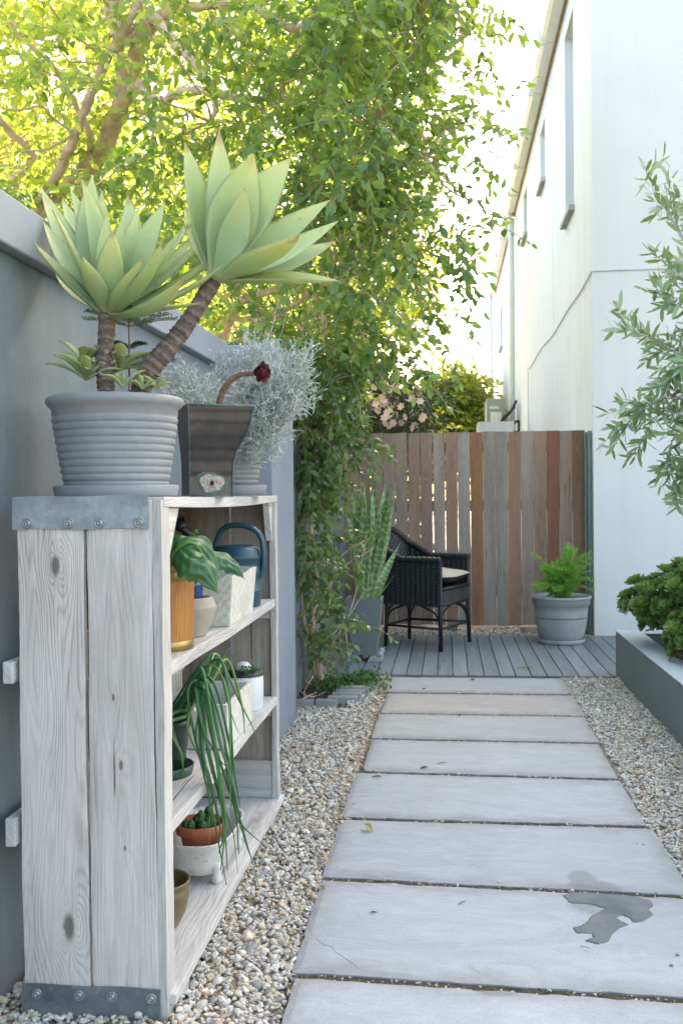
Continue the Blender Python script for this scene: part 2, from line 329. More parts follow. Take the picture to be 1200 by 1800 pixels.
def plank(mb, x0, x1, y0, y1, z0, z1, axis, n=24, wob=.002, **k):
    """a board cut in slices along its axis with slightly uneven edges"""
    lo = [x0, y0, z0]; hi = [x1, y1, z1]; ot = [i for i in range(3) if i != axis]
    V = []; ph = rng.uniform(0, 9, 4)
    for i in range(n+1):
        t = i/n; a = lo[axis]+(hi[axis]-lo[axis])*t
        wv = [wob*(math.sin(t*7+ph[j])+.6*math.sin(t*19+ph[j]*3)+.5*rng.normal()*.6) for j in range(4)]
        for (a0, a1) in ((0, 0), (1, 0), (1, 1), (0, 1)):
            p = [0, 0, 0]; p[axis] = a
            p[ot[0]] = (lo[ot[0]]-wv[0] if a0 == 0 else hi[ot[0]]+wv[1]); p[ot[1]] = (lo[ot[1]]-wv[2]*.4 if a1 == 0 else hi[ot[1]]+wv[3]*.4)
            V.append(p)
    Fc = [(i*4+j, i*4+(j+1) % 4, i*4+4+(j+1) % 4, i*4+4+j) for i in range(n) for j in range(4)]
    Fc += [(3, 2, 1, 0), (n*4, n*4+1, n*4+2, n*4+3)]
    mb.add(np.array(V), Fc, **k)
def lathe(mb, c, prof, n=64, wob=0., **k):
    V = []; m = len(prof)
    for i in range(n):
        a = 2*math.pi*i/n
        for j, (r, z) in enumerate(prof):
            rr = r*(1+wob*math.sin(3*a+z*20))
            V.append((c[0]+rr*math.cos(a), c[1]+rr*math.sin(a), c[2]+z))
    mb.add(np.array(V), [(i*m+j, ((i+1) % n)*m+j, ((i+1) % n)*m+j+1, i*m+j+1) for i in range(n) for j in range(m-1)], **k)
def frames(P):
    P = np.asarray(P, float); T = np.gradient(P, axis=0); T /= np.linalg.norm(T, axis=1)[:, None]+1e-9
    u = np.cross(T[0], (0, 0, 1)); u = np.cross(T[0], (1, 0, 0)) if np.linalg.norm(u) < .1 else u; u /= np.linalg.norm(u)
    U = []
    for t in T:
        u = u-t*np.dot(u, t); u /= np.linalg.norm(u)+1e-9; U.append(u)
    U = np.array(U); return T, U, np.cross(T, U)
def tube(mb, P, rad, n=8, cap=True, rough=0., **k):
    P = np.asarray([tuple(p) for p in P], float); m = len(P); r = np.full(m, rad) if np.isscalar(rad) else np.interp(np.linspace(0, 1, m), np.linspace(0, 1, len(rad)), rad)
    T, U, W = frames(P); a = np.arange(n)/n*2*math.pi
    rr = r[:, None]*(1+rough*rng.normal(size=(m, n)))
    V = (P[:, None]+(U[:, None]*np.cos(a)[None, :, None]+W[:, None]*np.sin(a)[None, :, None])*rr[..., None]).reshape(-1, 3)
    Fc = [(i*n+j, i*n+(j+1) % n, (i+1)*n+(j+1) % n, (i+1)*n+j) for i in range(m-1) for j in range(n)]
    if cap: Fc += [tuple(range(n))[::-1], tuple((m-1)*n+j for j in range(n))]
    L = np.r_[0, np.cumsum(np.linalg.norm(np.diff(P, axis=0), axis=1))]
    mb.add(V, Fc, uv=np.c_[np.repeat(L, n), np.zeros(m*n), np.zeros(m*n)], **k)
def spline(pts, n=12):
    pts = [np.array(tuple(p), float) for p in pts]; P = [2*pts[0]-pts[1]]+pts+[2*pts[-1]-pts[-2]]; out = []
    for i in range(1, len(P)-2):
        for t in np.linspace(0, 1, n, endpoint=False):
            a, b, c, d = P[i-1:i+3]
            out.append(.5*((2*b)+(-a+c)*t+(2*a-5*b+4*c-d)*t*t+(-a+3*b-3*c+d)*t**3))
    out.append(P[-2]); return np.array(out)
def unit(a): return a/(np.linalg.norm(a, axis=-1, keepdims=True)+1e-9)
LSHAPE = {'broad': ((.0, .30, .62), (.36, .42)), 'thin': ((0, .3, .7), (.16, .17)), 'spoon': ((0, .45, .82), (.14, .34))}
def leaves(name, B, D, N, L, Wd, mat, parent, var, fold=.25, curl=.2, a=(.33, .68), wa=(1., .85), kindstuff=False):
    """all leaves of one plant: B base points, D directions, N face normals, L lengths, Wd half widths"""
    B, D, N = map(lambda q: np.asarray(q, float), (B, D, N)); D = unit(D); S = unit(np.cross(D, N)); N = np.cross(S, D)
    L = np.broadcast_to(L, len(B))[:, None]; Wd = np.broadcast_to(Wd, len(B))[:, None]; n = len(B)
    m1 = B+D*L*a[0]; m2 = B+D*L*a[1]-N*L*curl*.35; tip = B+D*L*.98-N*L*curl
    e1 = N*Wd*fold
    V = np.stack([B, m1, m2, tip, m1+S*Wd*wa[0]+e1, m1-S*Wd*wa[0]+e1, m2+S*Wd*wa[1]+e1, m2-S*Wd*wa[1]+e1], 1).reshape(-1, 3)
    tri = np.array([(0, 4, 1), (0, 1, 5), (2, 6, 3), (2, 3, 7)]); quad = np.array([(1, 4, 6, 2), (5, 1, 2, 7)])
    off = (np.arange(n)*8)[:, None, None]
    T_ = (tri[None]+off).reshape(-1, 3); Q_ = (quad[None]+off).reshape(-1, 4)
    V = V+np.array([0, OFF[0], 0]); org = ORG[parent.name] if parent is not None else Vector(V.mean(0))
    me = bpy.data.meshes.new(name); nv, nl, nf = len(V), T_.size+Q_.size, len(T_)+len(Q_)
    me.vertices.add(nv); me.vertices.foreach_set('co', (V-np.array(org)).astype(np.float32).ravel())
    me.loops.add(nl); me.loops.foreach_set('vertex_index', np.r_[T_.ravel(), Q_.ravel()].astype(np.int32))
    me.polygons.add(nf); ls = np.r_[np.arange(len(T_))*3, len(T_)*3+np.arange(len(Q_))*4].astype(np.int32)
    me.polygons.foreach_set('loop_start', ls)
    at_ = me.attributes.new('var', 'FLOAT', 'POINT'); at_.data.foreach_set('value', np.repeat(np.broadcast_to(var, n), 8).astype(np.float32))
    me.materials.append(M[mat]); me.update(calc_edges=True); me.validate()
    o = bpy.data.objects.new(name, me); COL.objects.link(o)
    if parent is not None: o.parent = parent
    else: o.location = org
    ORG[o.name] = org; return o
def rnd(n): return unit(rng.normal(size=(n, 3)))
# ================================================================== SETTING
gm = MB(); gm.add([(-80, -20, 0), (80, -20, 0), (80, 160, 0), (-80, 160, 0)], [(0, 1, 2, 3)])
tag(gm.build('ground', 'ground', loc=(0, 0, 0)), kind='structure')
WX = -1.05
def crooked_line(P):
    out = []
    for a, b in zip(P, P[1:]):
        for t in (0, .33, .66): q = a.lerp(b, t); out.append((q.x+rng.normal(0, .0018), q.y+rng.normal(0, .0025), q.z))
    return out+[tuple(P[-1])]
# slabs ---------------------------------------------------------------
SKW = [0, .005, .01, .02, .04, .015, .06, .055, .05, .05]
SB = [6.40, 5.88, 5.32, 4.755, 4.17, 3.575, 2.985, 2.37, 1.79]
SL = [(a-.0155, b+.0155, l, r) for a, b, l, r in zip(SB, SB[1:], (-.372, -.362, -.372, -.366, -.392, -.392, -.388, -.376), (.715, .715, .705, .69, .69, .705, .70, .69))]
SLAB = ['farthest pale slab, laid flush against the front edge of the deck', 'pinkish sandstone slab, second from the deck', 'grey slab third from the deck, with a tiny dark leaf at its top edge', 'slab fourth from the deck, its left near corner rounded off, dark leaf at left',
        'slab fifth from the deck with a stained left edge', 'slab carrying a curled olive leaf on its left part, just before the puddle slab', 'wide slab with the water puddle and a hairline crack at its left corner', 'nearest slab, cut by the bottom edge of the photo', 'slab behind the nearest one']
STINT = [(.385, .40, .415), (.41, .385, .375), (.385, .40, .405), (.385, .405, .42), (.38, .405, .43), (.375, .40, .43), (.38, .41, .44), (.39, .42, .455), (.39, .42, .455)]
DW1, DW2, DW3, DW4 = gp(1048, 1560, .027), gp(1022, 1543, .027), gp(872, 1743, .027), gp(1060, 1592, .027)      # damp stains
for i, (y1, y0, x0, x1) in enumerate(SL):
    mb = MB(); nx, ny = 56, 28; zt = .026+rng.uniform(-.001, .001)
    skf, skn = SKW[i], SKW[i+1]
    xs = np.linspace(0, 1, nx+1); ys = np.linspace(0, 1, ny+1)
    r1, r2, r3, r4 = [np.convolve(rng.normal(size=80), np.ones(2)/2, 'same')*.0030 for _ in range(4)]
    V = []; E = []; WET = []
    rad = .07 if i == 3 else .02
    for jy, ty in enumerate(ys):
        for jx, tx in enumerate(xs):
            X = x0+r1[jy]+(x1+r2[jy]-x0-r1[jy])*tx; Y = (y0+r3[jx])+((y1+r4[jx])-(y0+r3[jx]))*ty-(skn+(skf-skn)*ty)*(tx-.5)
            dl, dn = X-x0, Y-y0
            if dl < rad and dn < rad and i in (3, 6, 4):
                q = math.hypot(rad-dl, rad-dn)
                if q > rad: X = x0+rad-(rad-dl)*rad/q; Y = y0+rad-(rad-dn)*rad/q
            de = min(X-x0, x1-X, ty*(y1-y0), (1-ty)*(y1-y0)); WET.append((max(max(0, 1-math.hypot((X-DW1.x)/.11, (Y-DW1.y)/.075)), max(0, 1-math.hypot((X-DW2.x)/.06, (Y-DW2.y)/.09)), max(0, 1-math.hypot((X-DW3.x)/.07, (Y-DW3.y)/.03)), max(0, 1-math.hypot((X-DW4.x)/.13, (Y-DW4.y)/.10))), 0, 0)); V.append((X, Y, zt-max(0, (.006-de))*.7)); E.append(max(de, 0))
    Fc = [(a*(nx+1)+b, a*(nx+1)+b+1, (a+1)*(nx+1)+b+1, (a+1)*(nx+1)+b) for a in range(ny) for b in range(nx)]
    ring = [b for b in range(nx+1)]+[a*(nx+1)+nx for a in range(1, ny+1)]+[ny*(nx+1)+b for b in range(nx-1, -1, -1)]+[a*(nx+1) for a in range(ny-1, 0, -1)]
    k0 = len(V)
    for q in ring: V.append((V[q][0], V[q][1], -.02)); E.append(0); WET.append((0, 0, 0))
    m = len(ring); Fc += [(ring[(q+1) % m], ring[q], k0+q, k0+(q+1) % m) for q in range(m)]
    mb.add(np.array(V), Fc, tint=STINT[i], uv=np.array(WET), var=float(rng.random()), edge=np.array(E))
    o = mb.build('paving_slab', 'slab', smooth=False)
    if i == 6:
        ck = MB(); P = [gp(528+a*.56, 1196+b*.56, zt+.0002) for a, b in ((48, 812), (70, 826), (95, 838), (112, 852), (130, 866), (158, 884), (184, 908))]; P = [p+Vector((28*.0, 0, 0)) for p in P]
        tube(ck, crooked_line(P), .0005, 4); ck.build('hairline_crack', 'joint', o)
    tag(o, SLAB[i], 'paving slab', 'large stone slabs of the path')
j_ = MB(); j_.add([(-.375, 1.2, .0175), (.685, 1.2, .0175), (.69, 6.42, .0175), (-.36, 6.42, .0175)], [(0, 1, 2, 3)])
tag(j_.build('path_bedding', 'joint', loc=(0, 0, .009)), kind='structure')
# gravel ----------------------------------------------------------------
def icos():
    import bmesh
    bm = bmesh.new(); bmesh.ops.create_icosphere(bm, subdivisions=2, radius=1); v = np.array([q.co for q in bm.verts]); f = np.array([[k.index for k in q.verts] for q in bm.faces]); bm.free()
    out = []
    for _ in range(10):
        w_ = v.copy()
        for _c in range(8):            # cut facets: angular crushed stone
            nrm = unit(rng.normal(size=3)); d = rng.uniform(.36, .70); k = w_@nrm-d; w_ -= np.where(k > 0, k, 0)[:, None]*nrm
        out.append(w_)
    return out, f
STV, STF = icos()
def gravel(name, regions, base=.008, small=1., parent=None, mat='gravel'):
    Vs, Fs, Cs = [], [], []; n0 = 0
    pal = np.array([(.56, .53, .48), (.63, .61, .57), (.47, .45, .42), (.58, .51, .41), (.40, .40, .41), (.52, .44, .34), (.27, .27, .28), (.66, .64, .61), (.44, .32, .21), (.60, .56, .50)])
    pal = pal*np.array([1.08, 1.04, .98]); pw = np.array([.15, .12, .13, .16, .08, .14, .07, .08, .07, .12]); pw /= pw.sum()
    for (x0, x1, y0, y1, dens, s, wdir) in regions:
        n = int((x1-x0)*(y1-y0)*dens); P = np.c_[rng.uniform(x0, x1, n), rng.uniform(y0, y1, n)]
        sz = s*np.exp(rng.normal(0, .28, n))*small; kk = rng.integers(0, 10, n)
        A = rng.uniform(0, 2*math.pi, (n, 3)); tl = rng.normal(0, .35, (n, 2)); asp = np.c_[rng.uniform(.8, 1.25, n), rng.uniform(.6, .95, n), rng.uniform(.42, .72, n)]
        cid = rng.choice(10, n, p=pw); cc = pal[cid]*(rng.uniform(.8, 1.12, n)[:, None])
        if wdir: cc = cc*np.array(wdir)
        zz = base+rng.uniform(-.2, .75, n)*sz
        for i in range(n):
            v = STV[kk[i]]*asp[i]*sz[i]
            a, b, c_ = A[i, 0], tl[i, 0], tl[i, 1]
            Rm = np.array(Euler((b, c_, a)).to_matrix())
            Vs.append(v@Rm.T+np.array([P[i, 0], P[i, 1], zz[i]])); Fs.append(STF+n0); n0 += len(v); Cs.append(np.tile(cc[i], (len(v), 1)))
    V = np.vstack(Vs).astype(np.float32); Fc = np.vstack(Fs).astype(np.int32); C_ = np.vstack(Cs)
    me = bpy.data.meshes.new(name); me.vertices.add(len(V)); me.vertices.foreach_set('co', V.ravel()); me.loops.add(Fc.size); me.loops.foreach_set('vertex_index', Fc.ravel())
    me.polygons.add(len(Fc)); me.polygons.foreach_set('loop_start', np.arange(len(Fc), dtype=np.int32)*3)
    a = me.attributes.new('tint', 'FLOAT_COLOR', 'POINT'); a.data.foreach_set('color', np.hstack([C_, np.ones((len(C_), 1))]).astype(np.float32).ravel())
    me.materials.append(M[mat]); me.update(calc_edges=True)
    o = bpy.data.objects.new(name, me); COL.objects.link(o); return o
GL = [(-1.05, -.385, 1.75, 3.0, 8800, .0098, None), (-1.05, -.39, 3.0, 4.4, 8400, .0097, None), (-.82, -.385, 4.4, 5.45, 8000, .0098, None), (-.56, -.37, 5.45, 6.47, 8200, .0095, None), (-.84, -.56, 5.42, 5.50, 7000, .0095, None), (-.86, -.5, 6.38, 6.47, 6000, .0095, None)]
GR = [(.715, 1.09, 4.2, 6.47, 9500, .0088, (.98, 1.02, 1.04)), (.70, 1.10, 2.2, 4.2, 9000, .0088, (.98, 1.02, 1.04))]
tag(gravel('gravel_left', GL), 'mixed cream and grey crushed stone between the wall and the slabs', kind='stuff')
tag(gravel('gravel_right', GR), 'pale grey crushed stone between the slabs and the planter', kind='stuff')
gj = []
for i in range(7):
    yy = (SL[i][1]+SL[i+1][0])/2+.014; gj.append((-.39, .70, yy-.045, yy+.030, 7000, .0036, (.36, .30, .22))); gj.append((-.39, .70, yy-.04, yy+.028, 1500, .0052, (1., .95, .85)))
gj.append((-.425, -.375, 3.0, 6.5, 3200, .0055, (1., .75, .5)))
tag(gravel('joint_gravel', gj, .017), 'fine brown grit and chips in the joints of the path', kind='stuff')
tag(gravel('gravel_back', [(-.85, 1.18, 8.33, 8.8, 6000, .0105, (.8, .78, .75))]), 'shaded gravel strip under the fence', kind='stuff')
# moss and grit strip by the slab edge
gs = MB(); gs.add([(-1.05, 1.2, .006), (-.40, 1.2, .006), (-.38, 6.6, .006), (-1.05, 6.6, .006)], [(0, 1, 2, 3)]); gs.add([(.70, 1.2, .006), (1.11, 1.2, .006), (1.11, 6.6, .006), (.70, 6.6, .006)], [(0, 1, 2, 3)])
tag(gs.build('gravel_bed', 'grit', loc=(0, 0, .006)), kind='structure')
# deck -------------------------------------------------------------------
dk = MB(); x = -.87
while x < 1.9:
    t = rng.uniform(.85, 1.1); plank(dk, x, x+.093, 6.475, 8.32, -.003, .022, 1, 10, .0006, tint=(.265*t, .285*t, .305*t), var=float(rng.random())); x += .1005
tag(dk.build('deck', 'deck', loc=(.5, 7.4, 0)), kind='structure')
# ------------------------------------------------------------------ left wall
lw = thing('garden_wall', (WX, 3.5, 0), 'long blue-grey plastered garden wall along the left, with a projecting coping', 'wall')
mb = MB(); box(mb, WX-.22, WX, -1.5, 4.59, 0, 1.79); mb.build('wall_face', 'wall', lw)
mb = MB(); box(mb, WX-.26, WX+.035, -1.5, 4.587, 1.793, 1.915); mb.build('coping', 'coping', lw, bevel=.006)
mb = MB(); box(mb, WX-.22, -.806, 4.592, 5.235, 0, 1.905); mb.build('pier', 'coping', lw, bevel=.008)
mb = MB(); box(mb, WX-.22, -.885, 5.238, 8.9, 0, 1.80); mb.build('end_wall', 'wall', lw)
# ------------------------------------------------------------------ house
HX, HY, HZ = 1.195, 8.32, 6.10
hs = thing('white_house', (3.2, 14, 0), 'tall white plastered house with narrow slit windows, rising right of the wooden gate', 'house')
WIN = [(9.44, 10.10, 3.86, 5.67, 1), (12.10, 12.68, 4.95, 5.65, 1), (14.75, 15.4, 4.99, 5.68, 1), (17.85, 18.5, 4.99, 5.68, 1), (21.3, 22.0, 4.3, 5.2, 1)]
YE = 24.0
mb = MB()   # side wall with real openings, 0.16 deep reveals
ys = sorted({HY, YE, *[q for w_ in WIN for q in w_[:2]]}); zs = sorted({0., HZ, *[q for w_ in WIN for q in w_[2:4]]})
def inwin(y, z): return any(a < y < b and c < z < d for a, b, c, d, _ in WIN)
for a, b in zip(ys, ys[1:]):
    for c, d in zip(zs, zs[1:]):
        if not inwin((a+b)/2, (c+d)/2): mb.add([(HX, b, c), (HX, a, c), (HX, a, d), (HX, b, d)], [(0, 1, 2, 3)])
for (a, b, c, d, _) in WIN:
    X1 = HX+.12; mb.add([(HX, a, c), (X1, a, c), (X1, a, d), (HX, a, d), (HX, b, c), (X1, b, c), (X1, b, d), (HX, b, d)], [(0, 1, 2, 3), (7, 6, 5, 4), (4, 5, 1, 0), (3, 2, 6, 7)])
mb.add([(HX+.3, HY+.1, 0), (HX+.3, YE-.1, 0), (HX+.3, YE-.1, HZ), (HX+.3, HY+.1, HZ)], [(0, 1, 2, 3)])
mb.build('side_wall', 'house_side', hs)
mb = MB(); mb.add([(HX, HY, 0), (9, HY, 0), (9, HY, HZ), (HX, HY, HZ), (HX, YE, 0), (9, YE, 0), (9, YE, HZ), (HX, YE, HZ)], [(0, 1, 2, 3), (5, 4, 7, 6), (1, 5, 6, 2)]); mb.build('front_wall', 'house', hs)
mb = MB(); mb.add([(HX-.02, HY-.02, HZ+.004), (9.1, HY-.02, HZ+1.5), (9.1, YE+.1, HZ+1.5), (HX-.02, YE+.1, HZ+.004), (HX-.02, HY-.02, HZ+.1), (9.1, HY-.02, HZ+1.6), (9.1, YE+.1, HZ+1.6), (HX-.02, YE+.1, HZ+.1)], BF)  # roof out of view, its slope raised to shade more of the yard
mb.add([(HX, HY+.001, HZ), (9, HY+.001, HZ), (9, HY+.001, HZ+1.48)], [(0, 1, 2)]); mb.build('unseen_shade_roof', 'unseen_shade_roof', hs)
for k, (a, b, c, d, _) in enumerate(WIN):
    fr = MB(); X1 = HX+.098
    for (ya, yb, za, zb) in ((a+.003, a+.04, c+.003, d-.003), (b-.04, b-.003, c+.003, d-.003), (a+.04, b-.04, c+.003, c+.043), (a+.04, b-.04, d-.043, d-.003)): box(fr, X1-.015, X1+.02, ya, yb, za, zb)
    fo = fr.build('window', 'white', hs)
    gl = MB(); box(gl, X1, X1+.008, a+.04, b-.04, c+.043, d-.043); gl.build('pane', 'glass', fo)
    sb = MB(); box(sb, HX-.055, HX+.12, a-.03, b+.03, c-.05, c-.002); sb.build('sill', 'sill', fo, bevel=.004)
mb = MB(); prof = [(-.002, .02), (-.002, -.14), (-.03, -.17), (-.13, -.17), (-.17, -.13), (-.19, .02), (-.175, .02), (-.155, -.12), (-.03, -.15), (-.02, .02)]
V = [(HX+px_, y, HZ+pz) for y in (HY-.15, YE+.1) for (px_, pz) in prof]; n = len(prof)
mb.add(V, [(i, (i+1) % n, n+(i+1) % n, n+i) for i in range(n)]+[tuple(range(n))[::-1], tuple(range(n, 2*n))]); gu = mb.build('gutter', 'cream', hs)
for yy in np.arange(9.4, 24, 1.35):
    mb = MB(); box(mb, HX-.196, HX-.0, yy-.02, yy+.02, HZ-.178, HZ+.006); mb.build('gutter_bracket', 'white', gu)
mb = MB(); box(mb, HX-.022, HX-.006, HY-.1, YE, HZ-.186, HZ-.174); mb.build('gutter_seam', 'rust', gu)
mb = MB(); tube(mb, [(HX-.07, 17.2, HZ-.15), (HX-.07, 17.2, .2)], .05, 12); mb.build('downpipe', 'white', hs, smooth=True)
mb = MB(); tube(mb, [(HX-.1, YE+.05, HZ-.1), (HX-.1, YE+.05, .2)], .06, 12); mb.build('downpipe', 'white', hs, smooth=True)
# cable on the wall
mb = MB(); P = [(2.6, HY-.008, 3.0), (1.55, HY-.008, 3.0), (HX+.01, HY-.008, 3.0), (HX-.008, HY-.004, 2.995), (HX-.008, 9.0, 2.965)]
for q in np.linspace(9.8, 14.4, 9): P.append((HX-.008, q, 2.96+.02*math.sin(q*2.1)+.006*(q-9.8)))
P += [(HX-.015, 14.6, 3.0), (HX-.015, 14.62, 2.6), (HX-.015, 14.62, 1.2)]
tube(mb, P, .0055, 6); tag(mb.build('wall_cable', 'cable'), 'thin grey cable pinned across the white house wall, running round the corner', 'cable')
mb = MB()
for q in (8.35, 8.9, 9.5, 10.3, 11.2, 12.2): box(mb, HX-.03, HX-.001, q-.02, q+.02, 2.93, 2.98)
# air conditioner
AY = 16.5; a0 = at(855, 757, AY); a1 = at(886, 700, AY)
ac = thing('air_conditioner', (a0.x, AY, a0.z), 'pale grey outdoor air conditioning unit above the fence beside the house wall', 'air conditioner')
mb = MB(); box(mb, a0.x, a1.x, AY, AY+.8, a0.z, a1.z); mb.build('casing', 'potlight', ac, bevel=.015)
mb = MB(); box(mb, a0.x+.04, a0.x+.2, AY-.012, AY-.002, a1.z-.17, a1.z-.13); box(mb, a0.x+.06, a0.x+.24, AY-.012, AY-.002, a0.z+.10, a0.z+.30); mb.build('side_panel', 'cream', ac, bevel=.003)
mb = MB(); box(mb, a0.x-.02, HX, AY+.1, AY+.14, a0.z-.05, a0.z-.003); mb.build('bracket', 'blackmetal', ac); mb = MB(); box(mb, a0.x-.02, HX, AY+.62, AY+.66, a0.z-.05, a0.z-.003); mb.build('bracket', 'blackmetal', ac)
mb = MB(); tube(mb, spline([at(876, 756, AY-.03), at(884, 738, AY-.08), at(898, 722, AY-.06), at(907, 704, AY-.04)]), .022, 6); tube(mb, spline([at(878, 745, AY-.03), at(886, 732, AY-.1), at(905, 716, AY-.04)]), .016, 6); tube(mb, spline([at(895, 756, AY-.1), at(902, 744, AY-.06), at(911, 741, AY-.03), (HX-.01, AY, 2.2)]), .022, 6); mb.build('hose', 'blackmetal', ac)
mb = MB(); bx = at(840, 757, 14.5); box(mb, bx.x, at(903, 757, 14.5).x, 14.5, 15.2, 0, at(880, 741, 14.5).z); 
tag(mb.build('low_white_wall', 'house'), 'low white wall behind the fence, under the air conditioning unit', 'wall')
# ------------------------------------------------------------------ fence & gate
FY = 8.55; FB, FT = .075, at(1028, 756, FY).z+.0
PIT = .1065
xr = at(1028, 900, FY).x
cols = [(.20, .115, .075), (.235, .175, .15), (.18, .08, .05), (.26, .175, .13), (.26, .215, .19), (.25, .155, .11), (.245, .215, .20), (.235, .205, .19), (.235, .115, .065), (.25, .235, .225),
        (.235, .155, .125), (.25, .215, .20), (.24, .175, .155), (.235, .17, .145), (.255, .20, .18), (.245, .195, .18), (.23, .17, .145), (.23, .16, .135), (.24, .175, .155), (.235, .20, .18), (.23, .17, .14)]
gate = thing('wooden_gate', (.7, FY, .07), 'wooden garden gate of reddish and grey upright boards, beside the white house', 'gate')
fen = thing('wooden_fence', (-.3, FY, .07), 'fence of mauve-grey upright boards with gaps, behind the black wicker chair', 'fence')
mg, mf = MB(), MB()
for i in range(21):
    x1 = xr-i*PIT; t = rng.uniform(1.4, 1.65); c_ = [q*t*k for q, k in zip(cols[i], (1.06, .97, .90))]
    gap = .003 if i < 10 else (.004, .007, .005, .008)[i % 4]
    mbx = mg if i < 10 else mf
    lean = rng.normal(0, .0015); top = FT+rng.uniform(-.004, .004)
    k0 = len(mbx.v)
    plank(mbx, x1-PIT+gap, x1, FY+rng.uniform(-.002, .002), FY+.022, FB+rng.uniform(-.006, .006), top, 2, 20, .0008, tint=c_, var=float(rng.random()))
    v = mbx.v[-1]; v[:, 0] += (v[:, 2]-1)*lean
mg.build('board_panel', 'fence', gate); mf.build('board_panel', 'fence', fen)
xm = xr-10*PIT
for z in (.32, 1.05, 1.55):
    mb = MB(); box(mb, xm+.02, xr-.005, FY+.024, FY+.06, z, z+.09, tint=(.10, .07, .06)); mb.build('rail', 'fence', gate)
    mb = MB(); box(mb, xr-21*PIT, xm-.01, FY+.024, FY+.06, z, z+.09, tint=(.10, .07, .06)); mb.build('rail', 'fence', fen)
mb = MB(); box(mb, xm-.10, xm-.01, FY+.03, FY+.12, 0, 1.7); mb.build('post', 'greypost', fen)
for z in (1.58, .96, .22):
    mb = MB(); box(mb, xr-.002, xr+.03, FY-.012, FY-.002, z, z+.10); tube(mb, [(xr+.012, FY-.016, z-.005), (xr+.012, FY-.016, z+.105)], .008, 8); mb.build('hinge', 'potlight', gate, bevel=.002)
mb = MB(); box(mb, xr-.55, xr-.35, FY-.0, FY+.06, .0, .06); 
for q in (0,): box(mb, xr-.50, xr-.40, FY-.05, FY-.004, .012, .062, tint=(.3, .2, .12))
tag(mb.build('timber_offcut', 'inner'), 'short brown timber block under the bottom of the gate', 'timber block')
mb = MB(); a = at(1031, 900, 8.44).x; box(mb, a+.004, HX-.003, 8.40, 8.49, 0, at(1040, 757, 8.4).z); box(mb, a-.016, a+.0, 8.46, 8.49, 0, 1.70)
tag(mb.build('gate_post', 'greypost', bevel=.004), 'dark grey gate post fixed to the corner of the white house', 'post')
# ------------------------------------------------------------------ planter
PX = 1.074
pl = thing('raised_planter', (1.6, 4.4, 0), 'low raised planter with grey painted walls, right of the gravel', 'planter')
mb = MB(); box(mb, PX, PX+.15, 1.2, 6.56, 0, .298); box(mb, PX+.152, 2.6, 6.41, 6.558, 0, .298); mb.build('planter_wall', 'planter', pl, bevel=.008)
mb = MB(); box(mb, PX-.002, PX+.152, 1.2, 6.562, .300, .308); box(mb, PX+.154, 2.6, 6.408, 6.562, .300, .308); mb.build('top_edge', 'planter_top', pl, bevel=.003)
mb = MB(); box(mb, PX+.16, 2.6, 1.2, 6.40, 0, .24); mb.build('soil', 'soil', pl)
# ------------------------------------------------------------------ shelf unit
OFF[0] = -.07
SX0, SX1, SY0, SY1, SH = -.985, -.648, 2.28, 3.80, 1.20
sh = thing('shelf_unit', ((SX0+SX1)/2, 3.0, 0), 'tall whitewashed wooden shelf unit with metal corner straps, against the grey wall', 'shelf unit')
mb = MB(); plank(mb, -.978, -.822, SY0-.022, SY0, .012, 1.192, 2, 40, .0012, var=.31); mb.build('side_board', 'plankA', sh, bevel=.002)
mb = MB(); plank(mb, -.814, -.662, SY0-.022, SY0, .012, 1.192, 2, 40, .0012, var=.77); mb.build('side_board', 'plankB', sh, bevel=.002)
mb = MB(); plank(mb, -.660, -.640, SY0-.020, SY0+.045, .004, 1.192, 2, 40, .001, var=.5); plank(mb, -.98, -.96, SY0+.002, SY0+.04, .01, 1.17, 2, 20, .001, var=.2); mb.build('corner_post', 'batten', sh)
def strap(x0, x1, z0, z1, mat):
    mb = MB(); nx = 30; V = []
    for a in (0, 1):
        for i in range(nx+1):
            t = i/nx; X = x0+(x1-x0)*t; wv = .0015*math.sin(t*11+z0*5)
            V += [(X, SY0-.0255-a*.002+wv*.3, z0+wv), (X, SY0-.0255-a*.002+wv*.3, z1+wv*.7)]
    m = 2*(nx+1); Fc = [(2*i, 2*i+2, 2*i+3, 2*i+1) for i in range(nx)]+[(m+2*i+1, m+2*i+3, m+2*i+2, m+2*i) for i in range(nx)]
    Fc += [(2*i, m+2*i, m+2*i+2, 2*i+2) for i in range(nx)]+[(2*i+1, 2*i+3, m+2*i+3, m+2*i+1) for i in range(nx)]+[(0, 1, m+1, m), (m-2, 2*m-2, 2*m-1, m-1)]
    mb.add(V, Fc); return mb.build('metal_strap', mat, sh)
s1 = strap(-.986, -.668, 1.128, 1.203, 'zinc'); s2 = strap(-.982, -.655, .004, .082, 'zinc_dark')
for st_, z, xs in ((s1, 1.142, (-.950, -.853, -.780, -.688)), (s2, .060, (-.945, -.845, -.768, -.676))):
    for k, xx in enumerate(xs):
        mb = MB(); c0 = (xx, 0, 0); n = 24; V = []
        for (r, y) in ((.0125, -.0278), (.0125, -.0300), (.0105, -.0312), (.009, -.0298), (.0065, -.0302), (.0055, -.033), (.003, -.0335), (.0022, -.031), (0.0001, -.031)):
            for i in range(n): V.append((xx+r*math.cos(i/n*6.2832), SY0+y, z+r*math.sin(i/n*6.2832)))
        mb.add(V, [(j*n+i, j*n+(i+1) % n, (j+1)*n+(i+1) % n, (j+1)*n+i) for j in range(8) for i in range(n)]); mb.build('bolt', 'bolt', st_, smooth=True)
